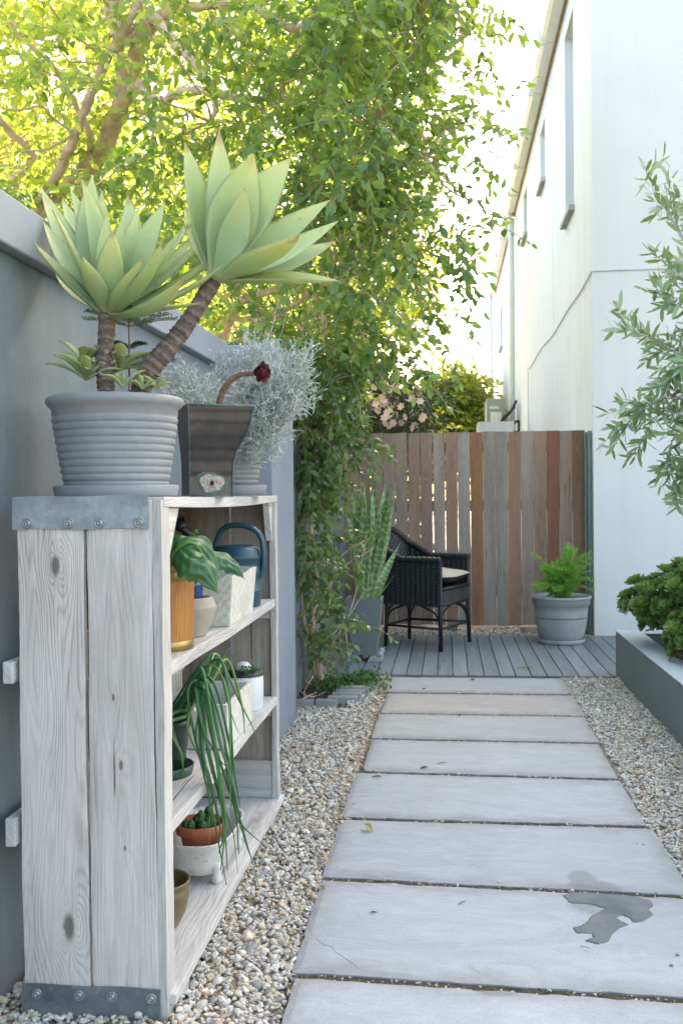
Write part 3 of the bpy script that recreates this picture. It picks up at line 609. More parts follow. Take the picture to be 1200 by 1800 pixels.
# far end
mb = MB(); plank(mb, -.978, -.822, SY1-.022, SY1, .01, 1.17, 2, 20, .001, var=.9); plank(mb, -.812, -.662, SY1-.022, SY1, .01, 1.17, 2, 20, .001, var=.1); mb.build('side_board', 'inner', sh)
mb = MB(); plank(mb, -.660, -.640, SY1-.05, SY1+.002, .004, 1.17, 2, 20, .001, var=.6); mb.build('corner_post', 'batten', sh)
mb = MB(); box(mb, -.96, -.662, SY1-.045, SY1-.024, .06, .20, var=.4); mb.build('end_board', 'endwood', sh)
S1, S2, S0 = .812, .445, .058
mb = MB()   # top with a bowed front rail
V = []; n = 30
for i in range(n+1):
    t = i/n; y = SY0+.0+(SY1-SY0)*t; sag = .009*math.sin(t*math.pi)
    V += [(SX1+.010, y, 1.176-sag*1.0), (SX1+.010, y, 1.199-sag*.35), (SX0, y, 1.199-sag*.35), (SX0, y, 1.176-sag)]
mb.add(V, [(i*4+j, i*4+(j+1) % 4, i*4+4+(j+1) % 4, i*4+4+j) for i in range(n) for j in range(4)]+[(3, 2, 1, 0), (n*4, n*4+1, n*4+2, n*4+3)], var=.15); mb.build('top_board', 'shelf', sh, bevel=.002)
for zt in (S1, S2):
    mb = MB(); plank(mb, -.80, -.640, SY0+.046, SY1-.052, zt-.030, zt, 1, 30, .0015, var=float(rng.random())); plank(mb, -.965, -.806, SY0+.046, SY1-.052, zt-.028, zt-.003, 1, 30, .0015, var=float(rng.random())); mb.build('shelf_board', 'shelf', sh, bevel=.002)
    mb = MB(); box(mb, -.955, -.662, SY1-.045, SY1-.024, zt-.075, zt-.031, var=.7); mb.build('shelf_support', 'endwood', sh); mb = MB(); box(mb, -.955, -.663, SY0+.003, SY0+.03, zt-.11, zt-.031, var=.7); mb.build('shelf_support', 'endwood', sh)
mb = MB(); plank(mb, -.80, -.628, SY0+.0, SY1+.01, S0-.024, S0, 1, 30, .0015, var=.66); plank(mb, -.965, -.806, SY0+.046, SY1-.052, S0-.024, S0-.002, 1, 30, .0015, var=.23); mb.build('shelf_board', 'shelf', sh, bevel=.002)
mb = MB(); box(mb, -.72, -.632, SY0+.06, SY0+.14, 0.0, S0-.026, var=.3); mb.build('foot', 'batten', sh); mb = MB(); box(mb, -.72, -.632, SY1-.25, SY1-.17, 0.0, S0-.026, var=.8); mb.build('foot', 'batten', sh)
mb = MB(); box(mb, -1.012, -.988, SY0-.035, SY1, .775, .825, var=.2); box(mb, -1.012, -.988, SY0-.035, SY1, .40, .465, var=.8); mb.build('back_batten', 'shelf', sh, bevel=.003)
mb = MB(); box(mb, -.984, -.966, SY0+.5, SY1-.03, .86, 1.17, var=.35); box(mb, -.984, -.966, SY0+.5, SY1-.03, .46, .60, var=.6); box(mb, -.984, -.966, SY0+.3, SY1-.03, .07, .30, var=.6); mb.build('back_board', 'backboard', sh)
# gussets
for ya, sgn in ((SY0+.047, 1), (SY1-.052, -1)):
    mb = MB(); V = [(x, ya+a*sgn, z) for x in (-.672, -.650) for a, z in ((0, 1.172), (.12 if sgn > 0 else .07, 1.172), (.012, 1.03), (0, 1.03))]
    mb.add(V, [(0, 1, 2, 3), (7, 6, 5, 4)]+[(i, i+4, (i+1) % 4+4, (i+1) % 4) for i in range(4)], var=.4); mb.build('corner_gusset', 'shelf', sh)
# ------------------------------------------------------------------ agave
def ribbed(h, r0, r1, nr, z0=.0, lip=.012, depth=.0035):
    P = [(0, z0), (r0*.97, z0)]
    nn = nr*8; hh = h-.05
    for i in range(nn+1):
        t = i/nn; r = r0+(r1-r0)*t**.85; P.append((r+depth*(abs(math.sin(t*nr*math.pi))**.45)*(1 if 0 < t < 1 else 0), z0+.01+t*(hh-.01)))
    P += [(r1+.003, z0+hh+.004), (r1+.004, z0+h-.03), (r1+lip*.7, z0+h-.024), (r1+lip, z0+h-.014), (r1+lip*.9, z0+h-.004), (r1+lip*.4, z0+h), (r1-.002, z0+h-.004), (r1-.006, z0+h-.02), (r1-.02, z0+h*.5)]
    return P
PC = (-.815, 2.475, 1.2)
ag = thing('potted_agave', PC, 'large pale green agave with two trunks in a wide ribbed grey pot', 'potted plant')
mb = MB(); lathe(mb, PC, [(0, .0), (.146, .0), (.149, .004), (.153, .026), (.150, .029), (.145, .010), (0, .008)], 96); mb.build('saucer', 'potsaucer', ag, smooth=True)
mb = MB(); lathe(mb, PC, ribbed(.236, .121, .150, 10, .010, .018, .0045), 128, wob=.003); mb.build('pot', 'potgrey', ag, smooth=True)
mb = MB(); lathe(mb, PC, [(0, .222), (.08, .226), (.146, .218)], 48); mb.build('soil', 'soil', ag)
def blade(mb, P0, P1, P2, wd, nrm, cup=.25, th=.005, n=18, m=8, var=0., wp=.62, tipc=1.6, basew=.38, wave=0.):
    P0, P1, P2 = (np.array(tuple(q), float) for q in (P0, P1, P2)); V = []; UV = []
    t = np.linspace(0, 1, n+1)[:, None]; C = (1-t)**2*P0+2*t*(1-t)*P1+t*t*P2; T = unit(2*(1-t)*(P1-P0)+2*t*(P2-P1))
    nrm = unit(np.array(tuple(nrm), float)); rows = []
    for i in range(n+1):
        s = i/n
        if s < wp: q = s/wp; wdt = basew+(1-basew)*math.sin(q*math.pi/2)**1.5
        else: q = (s-wp)/(1-wp); wdt = max(1-q**tipc, 0)*(1-.25*q)
        wdt = max(wdt*wd, .0012); S = unit(np.cross(T[i], nrm)); N = np.cross(S, T[i])
        for side in (0, 1):
            js = range(m+1) if side == 0 else range(m-1, 0, -1)
            for j in js:
                u = -1+2*j/m; thk = th*(1-s*.6)*(1-u*u)*(1 if side else 0)
                off = S*u*wdt+N*(u*u*cup*wdt-thk+wave*wd*math.sin(s*14+u*1.5)*abs(u))
                V.append(C[i]+off); UV.append((s, abs(u), 0))
    k = 2*m; Fc = [(a*k+b, a*k+(b+1) % k, (a+1)*k+(b+1) % k, (a+1)*k+b) for a in range(n) for b in range(k)]
    mb.add(np.array(V), Fc, uv=np.array(UV), var=var)
def rosette(name, base, axis, specs, parent, mat='agave', wf=1.8):
    """specs: (tip px, tip py, tip depth Y, half width, bow)"""
    mb = MB(); base = Vector(base); axis = Vector(axis).normalized()
    for (px, py, Y, wd, bow) in specs:
        wd *= wf; tip = at(px, py, Y); d = tip-base; L = d.length; dn = d.normalized()
        side = (dn-axis*dn.dot(axis)); side = side.normalized() if side.length > .05 else Vector((0, -1, 0))
        n_ = (axis-dn*axis.dot(dn)); n_ = n_.normalized() if n_.length > .12 else -side
        b0 = base+side*.010+axis*.004*random.random()
        mid = base+d*.5-n_*bow*L*1.25+dn.cross(n_)*L*random.uniform(-.10, .10)
        blade(mb, b0, mid, tip, wd, n_, cup=random.uniform(.22, .42), th=.006, var=random.random()**2, wp=.5, tipc=2.3, basew=.32)
    return mb.build(name, mat, parent, smooth=True)
AY_ = 2.47
bA = at(190, 552, AY_)
A = [(61, 427, 2.40, .024, .08), (77, 390, 2.50, .024, .05), (72, 329, 2.58, .023, .03), (93, 368, 2.36, .026, .04), (144, 316, 2.50, .020, .02), (163, 310, 2.60, .027, .03), (290, 356, 2.62, .032, .10), (245, 364, 2.52, .020, .03),
     (341, 382, 2.55, .026, .10), (320, 404, 2.42, .024, .10), (397, 433, 2.58, .024, .14), (401, 457, 2.48, .022, .15), (322, 488, 2.28, .028, .20), (358, 531, 2.36, .017, .03), (199, 405, 2.36, .024, .08), (146, 452, 2.33, .021, .10),
     (338, 420, 2.70, .030, .12), (110, 350, 2.70, .025, .05), (225, 345, 2.72, .025, .03), (215, 380, 2.46, .016, .0), (190, 372, 2.48, .014, .0), (285, 425, 2.33, .022, .14), (95, 470, 2.62, .022, .08), (250, 455, 2.34, .020, .10), (125, 335, 2.62, .022, .03), (180, 335, 2.55, .02, .02), (365, 410, 2.6, .02, .1)]
rosette('leaf_rosette', bA, (.08, -.34, 1), A, ag, wf=1.55)
bB = at(378, 490, 2.52)
B = [(325, 251, 2.50, .028, .05), (385, 229, 2.56, .024, .02), (400, 285, 2.62, .020, .02), (446, 271, 2.50, .037, .02), (512, 277, 2.58, .034, .05), (579, 352, 2.66, .026, .10), (593, 389, 2.52, .033, .12), (527, 412, 2.34, .038, .08), (595, 494, 2.44, .026, .03),
     (589, 424, 2.66, .026, .10), (326, 362, 2.58, .020, .05), (430, 330, 2.48, .022, .0), (480, 330, 2.66, .028, .02), (520, 470, 2.62, .024, .08), (350, 330, 2.68, .024, .03)]
rosette('leaf_rosette', bB, (.50, -.48, .80), B, ag)
def trunk(name, pts, rads, mat, parent, n=20, k=26):
    P = spline(pts, k); mb = MB(); m = len(P); r = np.interp(np.linspace(0, 1, m), np.linspace(0, 1, len(rads)), rads)
    L = np.r_[0, np.cumsum(np.linalg.norm(np.diff(P, axis=0), axis=1))]
    r = r*(1+.022*np.sign(np.sin(L*520))*np.abs(np.sin(L*520))**.5+.04*rng.normal(size=m)); tube(mb, P, r, n, rough=.03); return mb.build(name, mat, parent, smooth=True)
trunk('trunk', [at(188, 700, 2.44), at(184, 640, 2.45), at(187, 595, 2.46), at(190, 545, AY_)], [.0215, .020, .020, .021], 'agavebark', ag)
trunk('trunk', [at(243, 700, 2.45), at(262, 652, 2.46), at(303, 603, 2.48), at(338, 555, 2.50), at(376, 494, 2.52)], [.024, .026, .023, .021, .020], 'agavebark', ag)
mb = MB()   # papery old leaf bases on the left trunk
for k in range(16):
    a = random.uniform(0, 6.28); z = random.choice([.05, .075, .08, .105, .11, .12]); c = at(186, 700, 2.44)+Vector((0, 0, z)); r = .020
    p = c+Vector((math.cos(a)*r, math.sin(a)*r, 0)); d = Vector((math.cos(a), math.sin(a), .5))
    blade(mb, p, p+d*.006, p+d*random.uniform(.008, .016)+Vector((0, 0, .004)), random.uniform(.006, .012), (0, 0, 1), th=.001, n=4, m=4)
mb.build('peeling_bark', 'scale', ag)
def pup(c, n, L, up=.6):
    mb = MB()
    for i in range(n):
        a = i*2.4+random.random(); d = Vector((math.cos(a), math.sin(a), up+random.uniform(-.2, .5))).normalized(); l = L*random.uniform(.6, 1.1); b = Vector(c)
        blade(mb, b, b+d*l*.5+Vector((0, 0, l*.12)), b+d*l-Vector((0, 0, l*.12)), l*.16, Vector((0, 0, 1))-d*d.z, cup=.35, th=.003, n=8, m=4, var=random.random())
    return mb
for (px, py, Y, n, L) in ((152, 668, 2.42, 13, .105), (148, 640, 2.48, 9, .10), (215, 680, 2.38, 8, .07), (250, 683, 2.40, 7, .06), (185, 665, 2.55, 9, .11), (212, 650, 2.50, 8, .11), (275, 684, 2.42, 6, .05)): pup(at(px, py, Y), n, L).build('side_shoot', 'agave', ag, smooth=True)
# norfolk pine behind
np_ = thing('norfolk_pine_seedling', at(228, 690, 2.56), 'small dark green conifer seedling with feathery tiers, behind the big agave trunks', 'seedling')
mb = MB(); tube(mb, [at(228, 705, 2.56), at(228, 640, 2.57), at(227, 565, 2.57)], [.004, .003, .002], 6); mb.build('stem', 'twig', np_)
Bp, Dp, Np = [], [], []; mb = MB()
for (py, L, cnt) in ((566, .115, 7), (640, .11, 5), (605, .04, 3)):
    for k in range(cnt):
        a = k*6.283/cnt+py; c = at(228, py+8, 2.57); d = Vector((math.cos(a), math.sin(a)*.7, .18)).normalized(); tip = c+d*L
        tube(mb, [c, c+d*L*.5+Vector((0, 0, .006)), tip], .0012, 4)
        for t in np.linspace(.12, 1, 15):
            for s in (-1, 1):
                p = c+d*L*t+Vector((0, 0, .006*math.sin(t*3))); sd_ = Vector((-d.y, d.x, 0)).normalized()*s; dd = (sd_+d*.9+Vector((0, 0, .15))).normalized(); l2 = .024*(1-.5*t)
                for q in np.linspace(0, 1, 7):
                    pp = p+dd*l2*q
                    for _ in range(3): Bp.append(pp); Dp.append(dd+Vector(rng.normal(0, .5, 3))); Np.append((0, 0, 1))
leaves('needles', Bp, Dp, Np, .007, .0008, 'leaf_pine', np_, rng.random(len(Bp)), 0, 0); mb.build('branch', 'twig', np_)
# ------------------------------------------------------------------ hopper
hc = Vector((-.672, 2.83, 1.2))
hp = thing('copper_rain_hopper', hc, 'weathered copper rainwater hopper with a flared lip and crusted outlet hole, reused as a planter', 'rain hopper')
ra = R(25); cr, sr = math.cos(ra), math.sin(ra)
def hrot(x, y, z): return (hc.x+x*cr-y*sr, hc.y+x*sr+y*cr, hc.z+z)
SEC = [(0, .060, .062), (.06, .060, .062), (.10, .062, .068), (.13, .068, .080), (.165, .080, .098), (.20, .088, .108), (.232, .089, .110), (.236, .093, .114), (.245, .093, .114)]
SEC = [(z, float(np.interp(z, [q[0] for q in SEC], [q[1] for q in SEC])), float(np.interp(z, [q[0] for q in SEC], [q[2] for q in SEC]))) for z in sorted(set([q[0] for q in SEC]+list(np.linspace(0, .232, 24))))]
for _ in range(3): SEC = [SEC[0]]+[(b[0], (a[1]+2*b[1]+c[1])/4, (a[2]+2*b[2]+c[2])/4) for a, b, c in zip(SEC, SEC[1:-2], SEC[2:-1])]+SEC[-2:]
mb = MB(); V = []
for (z, hw, fy) in SEC:
    z_ = z+.001
    V += [hrot(-.060-.35*(hw-.060), -fy, z_), hrot(-.060+2*.060+(hw-.060)*1.55, -fy, z_), hrot(-.060+2*.060+(hw-.060)*1.55, .07, z_), hrot(-.060-.35*(hw-.060), .07, z_)]
m = len(SEC)
for j in range(4): mb.add([V[i*4+k] for i in range(m) for k in (j, (j+1) % 4)], [(2*i, 2*i+1, 2*i+3, 2*i+2) for i in range(m-1)])
mb.add(V[:4], [(3, 2, 1, 0)]); hb = mb.build('hopper_body', 'copper', hp, smooth=True)
mb = MB(); q = V[-4:]; z0 = q[0][2]
for a, b in zip(q, q[1:]+q[:1]): tube(mb, [Vector(a), Vector(b)], .004, 8)
e_ = [V[i*4] for i in range(m)]; tube(mb, [Vector(p)+Vector((0, -.003, 0)) for p in e_], .0022, 6); e_ = [V[i*4+1] for i in range(m)]; tube(mb, [Vector(p)+Vector((0, -.003, 0)) for p in e_], .0022, 6)
tube(mb, [Vector(V[0]), Vector(V[1])], .003, 6); mb.build('rim', 'verdigris', hp, smooth=True)
mb = MB(); n = 40
for r0_, mt in ((.036, 'verdigris'), (.029, 'scale'), (.010, 'hole')):
    mb = MB(); dz = {'verdigris': .0030, 'scale': .006, 'hole': .0075}[mt]; V2 = [hrot(0, -.062-dz, .034)]
    for i in range(n): a = i/n*6.283; rr = r0_*(1+(.16*math.sin(a*2+r0_*60)+.10*math.sin(a*3+1)+.07*math.sin(a*5+r0_*200)+.04*math.sin(a*9+2))*(mt != 'hole')); V2.append(hrot(rr*math.cos(a), -.0625-dz*.5, .036+rr*math.sin(a)*.95))
    for i in range(n): a = i/n*6.283; V2.append(hrot(r0_*.97*math.cos(a), -.0600, .036+r0_*.97*math.sin(a)))
    mb.add(V2, [(0, i+1, (i+1) % n+1) for i in range(n)]+[(i+1, n+i+1, n+(i+1) % n+1, (i+1) % n+1) for i in range(n)]); mb.build({'verdigris': 'corrosion_ring', 'scale': 'outlet_crust', 'hole': 'outlet_hole'}[mt], mt, hp)
mb = MB(); V2 = [hrot(x, y, .225) for x, y in ((-.066, -.098), (.100, -.098), (.100, .062), (-.066, .062))]; mb.add(V2, [(0, 1, 2, 3)]); mb.build('soil', 'soil', hp)
# aeonium flower
ae = thing('purple_aeonium', hc+Vector((.02, 0, .22)), 'single dark purple rosette on a curved hairy stalk, growing from the copper hopper', 'succulent')
SP = spline([at(385, 735, 2.80), at(388, 700, 2.79), at(402, 672, 2.78), at(425, 658, 2.77), at(450, 656, 2.76)], 10)
mb = MB(); tube(mb, SP, [.011, .0095, .008, .007], 12, rough=.10)
mb.build('stalk', 'hairystem', ae, smooth=True)
nh = 1500; T, U, Wv = frames(SP); ii = rng.integers(0, len(SP), nh); aa = rng.uniform(0, 6.28, nh); rad_ = unit(U[ii]*np.cos(aa)[:, None]+Wv[ii]*np.sin(aa)[:, None])
leaves('stalk_hair', SP[ii]+rad_*.007+rng.normal(0, .0015, (nh, 3)), rad_+T[ii]*.4, T[ii], .0045, .0004, 'leaf_silver', ae, rng.random(nh), 0, 0)
mb = MB(); c = at(452, 655, 2.76); ax = Vector((.75, -.45, -.1)).normalized()
for k in range(34):
    s = k/34; a = k*2.4; u = ax.orthogonal().normalized(); v = ax.cross(u); rd = u*math.cos(a)+v*math.sin(a)
    d = (rd*(.35+.75*(1-s))+ax*(.5+.9*s)).normalized(); l = .034*(.75+.4*(1-s)); b = c+ax*.016*s
    blade(mb, b, b+d*l*.5+rd*l*.12, b+d*l, l*.34, ax, cup=.4, th=.002, n=6, m=4, var=random.random(), tipc=2.5)
mb.build('rosette', 'purple', ae, smooth=True)
# ------------------------------------------------------------------ silver bush
sc = Vector((-.705, 3.36, 1.2))
sb_ = thing('potted_silver_bush', sc, 'wiry silver-grey bush in a small ribbed grey pot on the shelf top', 'potted plant')
mb = MB(); lathe(mb, sc, [(0, 0), (.098, 0), (.101, .004), (.106, .033), (.102, .036), (.098, .01), (0, .008)], 64); mb.build('saucer', 'potsaucer', sb_, smooth=True)
mb = MB(); lathe(mb, sc, ribbed(.175, .068, .088, 7, .010, .010, .004), 96); mb.build('pot', 'potgrey', sb_, smooth=True)
mb = MB(); lathe(mb, sc, [(0, .165), (.05, .167), (.085, .162)], 32); mb.build('soil', 'soil', sb_)
Bs, Ds, Ls = [], [], []; mb = MB(); root = np.array(sc+Vector((0, 0, .16)))
targets = []
for (px, py, Y, rr, cnt) in ((500, 620, 3.36, .10, 60), (450, 640, 3.4, .10, 46), (520, 690, 3.3, .085, 44), (470, 700, 3.28, .10, 70), (440, 730, 3.25, .06, 24), (490, 735, 3.25, .05, 16), (400, 640, 3.42, .08, 30), (345, 665, 3.3, .075, 40), (300, 655, 3.25, .06, 30), (320, 690, 3.1, .06, 30), (460, 600, 3.4, .06, 18), (535, 640, 3.3, .05, 18), (540, 610, 3.35, .04, 8), (480, 785, 3.22, .03, 10), (385, 690, 3.2, .06, 20)):
    c = np.array(at(px, py, Y))
    for _ in range(int(cnt*.62)): targets.append(c+rnd(1)[0]*rr*1.25*random.random()**.5*(1.25 if random.random() < .15 else 1))
for t in targets:
    mid = root+(t-root)*.5+np.array([0, 0, -.02])+rng.normal(0, .02, 3); P = spline([root+rng.normal(0, .02, 3)*[1, 1, .2], mid, t], 6); tube(mb, P, [.0020, .0010], 4)
    d0 = unit(t-mid)
    for _ in range(24):
        s = random.random()**.6; p = P[int((.35+.65*s)*(len(P)-1))]+rng.normal(0, .006, 3)
        d = unit(d0*.5+rng.normal(0, .7, 3)+np.array([0, 0, .15])); l = random.uniform(.022, .055)
        Bs.append(p); Ds.append(d); Ls.append(l)
        for q in range(2): Bs.append(p+d*l*random.uniform(.1, .95)); Ds.append(unit(d+rng.normal(0, .7, 3))); Ls.append(random.uniform(.012, .024))
leaves('foliage', Bs, Ds, rnd(len(Bs)), np.array(Ls), .00125, 'leaf_silver', sb_, np.clip(rng.normal(.6, .25, len(Bs)), 0, 1), 0, .25, wa=(1, 1)); mb.build('stem', 'greytwig', sb_)
# ------------------------------------------------------------------ shelf items
def pot_profile(h, rb, rt, lip=.006, lh=.02, th=.006, z0=0): return [(0, z0), (rb, z0), (rb+(rt-rb)*.5, z0+h*.45), (rt-.001, z0+h-lh), (rt+lip, z0+h-lh+.002), (rt+lip+.001, z0+h-.003), (rt+lip-.003, z0+h), (rt-th*.5, z0+h-.003), (rt-th, z0+h*.8), (rb*.9, z0+.01), (0, z0+.01)]
c = Vector((-.738, 2.545, S1)); bu = thing('wooden_bucket', c, 'orange varnished wooden bucket with brass hoops, nearest item on the upper shelf', 'bucket')
mb = MB(); n = 14; V = []
prof = [(0, .001), (.090, .001), (.094, .11), (.098, .218), (.088, .218), (.084, .02), (0, .02)]
for k in range(n):
    a0_, a1_ = 2*math.pi*k/n+.004, 2*math.pi*(k+1)/n-.004; V = []; vv = float(rng.random())
    for a in np.linspace(a0_, a1_, 4):
        for (r, z) in prof: V.append((c.x+r*math.cos(a), c.y+r*math.sin(a), c.z+z))
    m = len(prof); mb.add(V, [(i*m+j, (i+1)*m+j, (i+1)*m+j+1, i*m+j+1) for i in range(3) for j in range(m-1)]+[tuple(range(m))[::-1], tuple(3*m+j for j in range(m))], var=vv)
mb.build('bucket_body', 'bucketwood', bu)
for z, r in ((.002, .0918), (.178, .0978)):
    mb = MB(); lathe(mb, c, [(r, z), (r+.0012, z+.001), (r+.002, z+.022), (r+.0005, z+.023)], 64); mb.build('hoop', 'brass', bu, smooth=True)
mb = MB(); lathe(mb, c, [(0, .20), (.085, .195)], 24); mb.build('soil', 'soil', bu)
# limp leaf plant: crumpled broad leaves
pp = thing('limp_leafy_plant', c+Vector((0, 0, .2)), 'large-leaved green plant drooping over the rim of the wooden bucket', 'plant')
def limp(P, wd, nrm, seed, n=26, m=22):
    mb = MB()
    P = spline(P, 10); T, U, W = frames(P); N0 = unit(np.array(tuple(nrm), float)); V = []; UV = []; k = len(P)
    for i in range(k):
        s = i/(k-1); S = unit(np.cross(T[i], N0)); N = np.cross(S, T[i]); w_ = wd*max(.03, math.sin(min(1, (s*1.05)**.75)*math.pi)**.7)
        for j in range(m+1):
            u = -1+2*j/m; V.append(P[i]+S*u*w_*(1+.08*math.sin(s*25+seed+u))+N*(-.45*u*u*w_+.13*w_*math.sin(s*15+seed+abs(u)*4)*abs(u)+.035*w_*math.sin(abs(u)*9-s*34)+.05*w_*math.sin(u*11+s*9+seed))); UV.append((s, abs(u), 0))
    mb.add(np.array(V), [(a*(m+1)+b, a*(m+1)+b+1, (a+1)*(m+1)+b+1, (a+1)*(m+1)+b) for a in range(k-1) for b in range(m)], uv=np.array(UV), var=random.uniform(.1, .6)); mb.build('leaf', 'chard', pp, smooth=True)
limp([at(300, 985, 2.46), at(318, 958, 2.47), at(350, 955, 2.50), at(372, 985, 2.52), at(384, 1020, 2.52)], .040, (.3, -.7, .7), 1.)
limp([at(318, 962, 2.47), at(336, 985, 2.42), at(360, 1005, 2.42), at(384, 1045, 2.43)], .045, (.2, -.9, .5), 4.)
limp([at(350, 965, 2.62), at(380, 975, 2.66), at(410, 992, 2.68), at(430, 1018, 2.68)], .036, (.2, -.6, .8), 2.3)
mb = MB(); tube(mb, spline([at(296, 1000, 2.47), at(303, 975, 2.465), at(325, 955, 2.468), at(345, 958, 2.48), at(362, 985, 2.49)], 8), [.004, .0022], 8); tube(mb, spline([at(320, 1000, 2.5), at(340, 968, 2.58), at(352, 965, 2.6)], 8), [.004, .003], 8); mb.build('stem', 'leaf_fern', pp, smooth=True)
mb = MB()
for k in range(16):
    p = at(288+random.uniform(-9, 10), 990+random.uniform(-10, 14), 2.445+random.uniform(-.01, .01)); d = Vector(rnd(1)[0])
    blade(mb, p, p+d*.012, p+d*.022, .011, rnd(1)[0], cup=.5, th=.002, n=5, m=4, wave=.3)
mb.build('withered_leaf', 'brown', pp)
hb_ = thing('potted_herb', (-.86, 2.78, S1), 'small wispy green herb standing behind the drooping leaves on the upper shelf', 'potted plant')
mb = MB(); lathe(mb, (-.845, 2.80, S1), pot_profile(.10, .04, .055), 32); mb.build('pot', 'dkgreen', hb_, smooth=True)
Bp, Dp = [], []; mb = MB()
for _ in range(18):
    b = np.array([-.845, 2.80, S1+.09])+rng.normal(0, .012, 3); t = np.array(at(random.uniform(328, 375), random.uniform(920, 985), 2.78+random.uniform(-.05, .05))); P = spline([b, (b+t)/2+[0, 0, .01], t], 5); tube(mb, P, .0008, 4)
    for q in range(22): p = P[int(random.uniform(.4, 1)*(len(P)-1))]; Bp.append(p); Dp.append(unit(rng.normal(0, 1, 3)+[0, 0, .4]))
leaves('foliage', Bp, Dp, rnd(len(Bp)), .010, .0028, 'leaf_fern', hb_, rng.random(len(Bp))); mb.build('stem', 'leaf_fern', hb_)
c = Vector((-.715, 2.775, S1)); o = thing('beige_stoneware_pot', c, 'rounded beige stoneware pot with fine ridges, between the bucket and the white basket', 'pot')
mb = MB(); P = [(0, 0), (.045, 0)]
for i in range(41): t = i/40; P.append((.047+.030*math.sin(min(t*1.15, 1)*math.pi/2)-(.012*(t-.75)/.25 if t > .75 else 0)+.0008*math.sin(t*110), .002+t*.105))
P += [(.058, .108), (.054, .10), (.05, .02), (0, .02)]; lathe(mb, c, P, 64); mb.build('pot', 'beige', o, smooth=True)
bl = thing('blue_glazed_pot', c+Vector((0, 0, .108)), 'small glossy blue glazed pot resting in the mouth of the beige pot', 'pot')
mb = MB(); lathe(mb, c+Vector((-.008, 0, .104)), [(0, -.05), (.035, -.05), (.046, .0), (.049, .035), (.052, .045), (.048, .047), (.042, .03), (0, 0)], 48); mb.build('pot', 'blueglaze', bl, smooth=True)
def openbox(mb, x0, x1, y0, y1, z0, z1, fl=.01, th=.008, wave=0., nx=16, nz=8, weave=0.):
    """open-topped flared box with an uneven rim, walls as grids"""
    def wall(p, q):
        V = []
        for iz in range(nz+1):
            t = iz/nz
            for ix in range(nx+1):
                s = ix/nx; a = np.array(p)+(np.array(q)-np.array(p))*s; c_ = np.array([(x0+x1)/2, (y0+y1)/2]); d = a-c_
                out = a+np.sign(d)*fl*(t-1)+np.sign(d)*weave*math.sin(s*nx*math.pi/2)*math.cos(iz*math.pi)
                V.append((out[0], out[1], z0+(z1-z0)*t+(wave*math.sin(s*9+a[0]*40)*t)))
        mb.add(np.array(V), [(i*(nx+1)+j, i*(nx+1)+j+1, (i+1)*(nx+1)+j+1, (i+1)*(nx+1)+j) for i in range(nz) for j in range(nx)])
    wall((x0, y0), (x1, y0)); wall((x1, y0), (x1, y1)); wall((x1, y1), (x0, y1)); wall((x0, y1), (x0, y0))
    mb.add([(x0+fl, y0+fl, z0), (x1-fl, y0+fl, z0), (x1-fl, y1-fl, z0), (x0+fl, y1-fl, z0)], [(0, 1, 2, 3)])
o = thing('white_woven_basket', (-.70, 3.12, S1), 'crumpled white woven box basket with dark soil, on the upper shelf before the watering can', 'basket')
mb = MB(); openbox(mb, -.765, -.632, 2.95, 3.32, S1+.002, S1+.150, .012, wave=.004, weave=.0010, nx=18, nz=9); mb.build('basket_body', 'basket', o, solid=.006)
mb = MB(); mb.add([(-.755, 2.965, S1+.12), (-.64, 2.965, S1+.12), (-.64, 3.305, S1+.12), (-.755, 3.305, S1+.12)], [(0, 1, 2, 3)]); mb.build('soil', 'soil', o)
# watering can
wc = Vector((-.735, 3.50, S1)); o = thing('watering_can', wc, 'dark teal plastic watering can with a loop handle on the upper shelf', 'watering can')
mb = MB(); P = [(0, 0), (.080, 0), (.084, .006), (.086, .05), (.0875, .052), (.0875, .060), (.0862, .062), (.087, .115), (.0885, .118), (.0885, .126), (.087, .128), (.088, .165), (.0905, .168), (.0905, .176), (.088, .180), (.083, .200), (.070, .212), (.060, .214), (0, .206)]
lathe(mb, wc, P, 64); mb.build('can_body', 'teal', o, smooth=True)
mb = MB()
def strapcurve(mb, pts, wd, th, nrm):
    P = spline(pts, 10); T, U, W = frames(P); V = []
    for i, p in enumerate(P):
        S = np.array(nrm, float); N = unit(np.cross(T[i], S))
        for a in np.arange(12)/12*6.283: V.append(p+S*wd*math.cos(a)+N*th*math.sin(a))
    n = len(P); mb.add(np.array(V), [(i*12+j, i*12+(j+1) % 12, (i+1)*12+(j+1) % 12, (i+1)*12+j) for i in range(n-1) for j in range(12)]+[tuple(range(12))[::-1], tuple((n-1)*12+j for j in range(12))])
strapcurve(mb, [wc+Vector(q) for q in ((-.075, 0, .17), (-.070, 0, .225), (-.045, 0, .272), (0, 0, .285), (.055, 0, .275), (.088, 0, .245), (.098, 0, .19), (.095, 0, .13), (.082, 0, .10))], .014, .010, (0, 1, 0)); mb.build('handle', 'teal', o, smooth=True)
mb = MB(); tube(mb, spline([wc+Vector((-.06, -.03, .05)), wc+Vector((-.12, -.10, .15)), at(338, 950, 3.22), at(318, 925, 3.18)], 8), [.022, .016, .014], 12); tube(mb, [at(322, 932, 3.19), at(312, 918, 3.17)], [.013, .026], 16); mb.build('spout', 'blacklid', o, smooth=True)
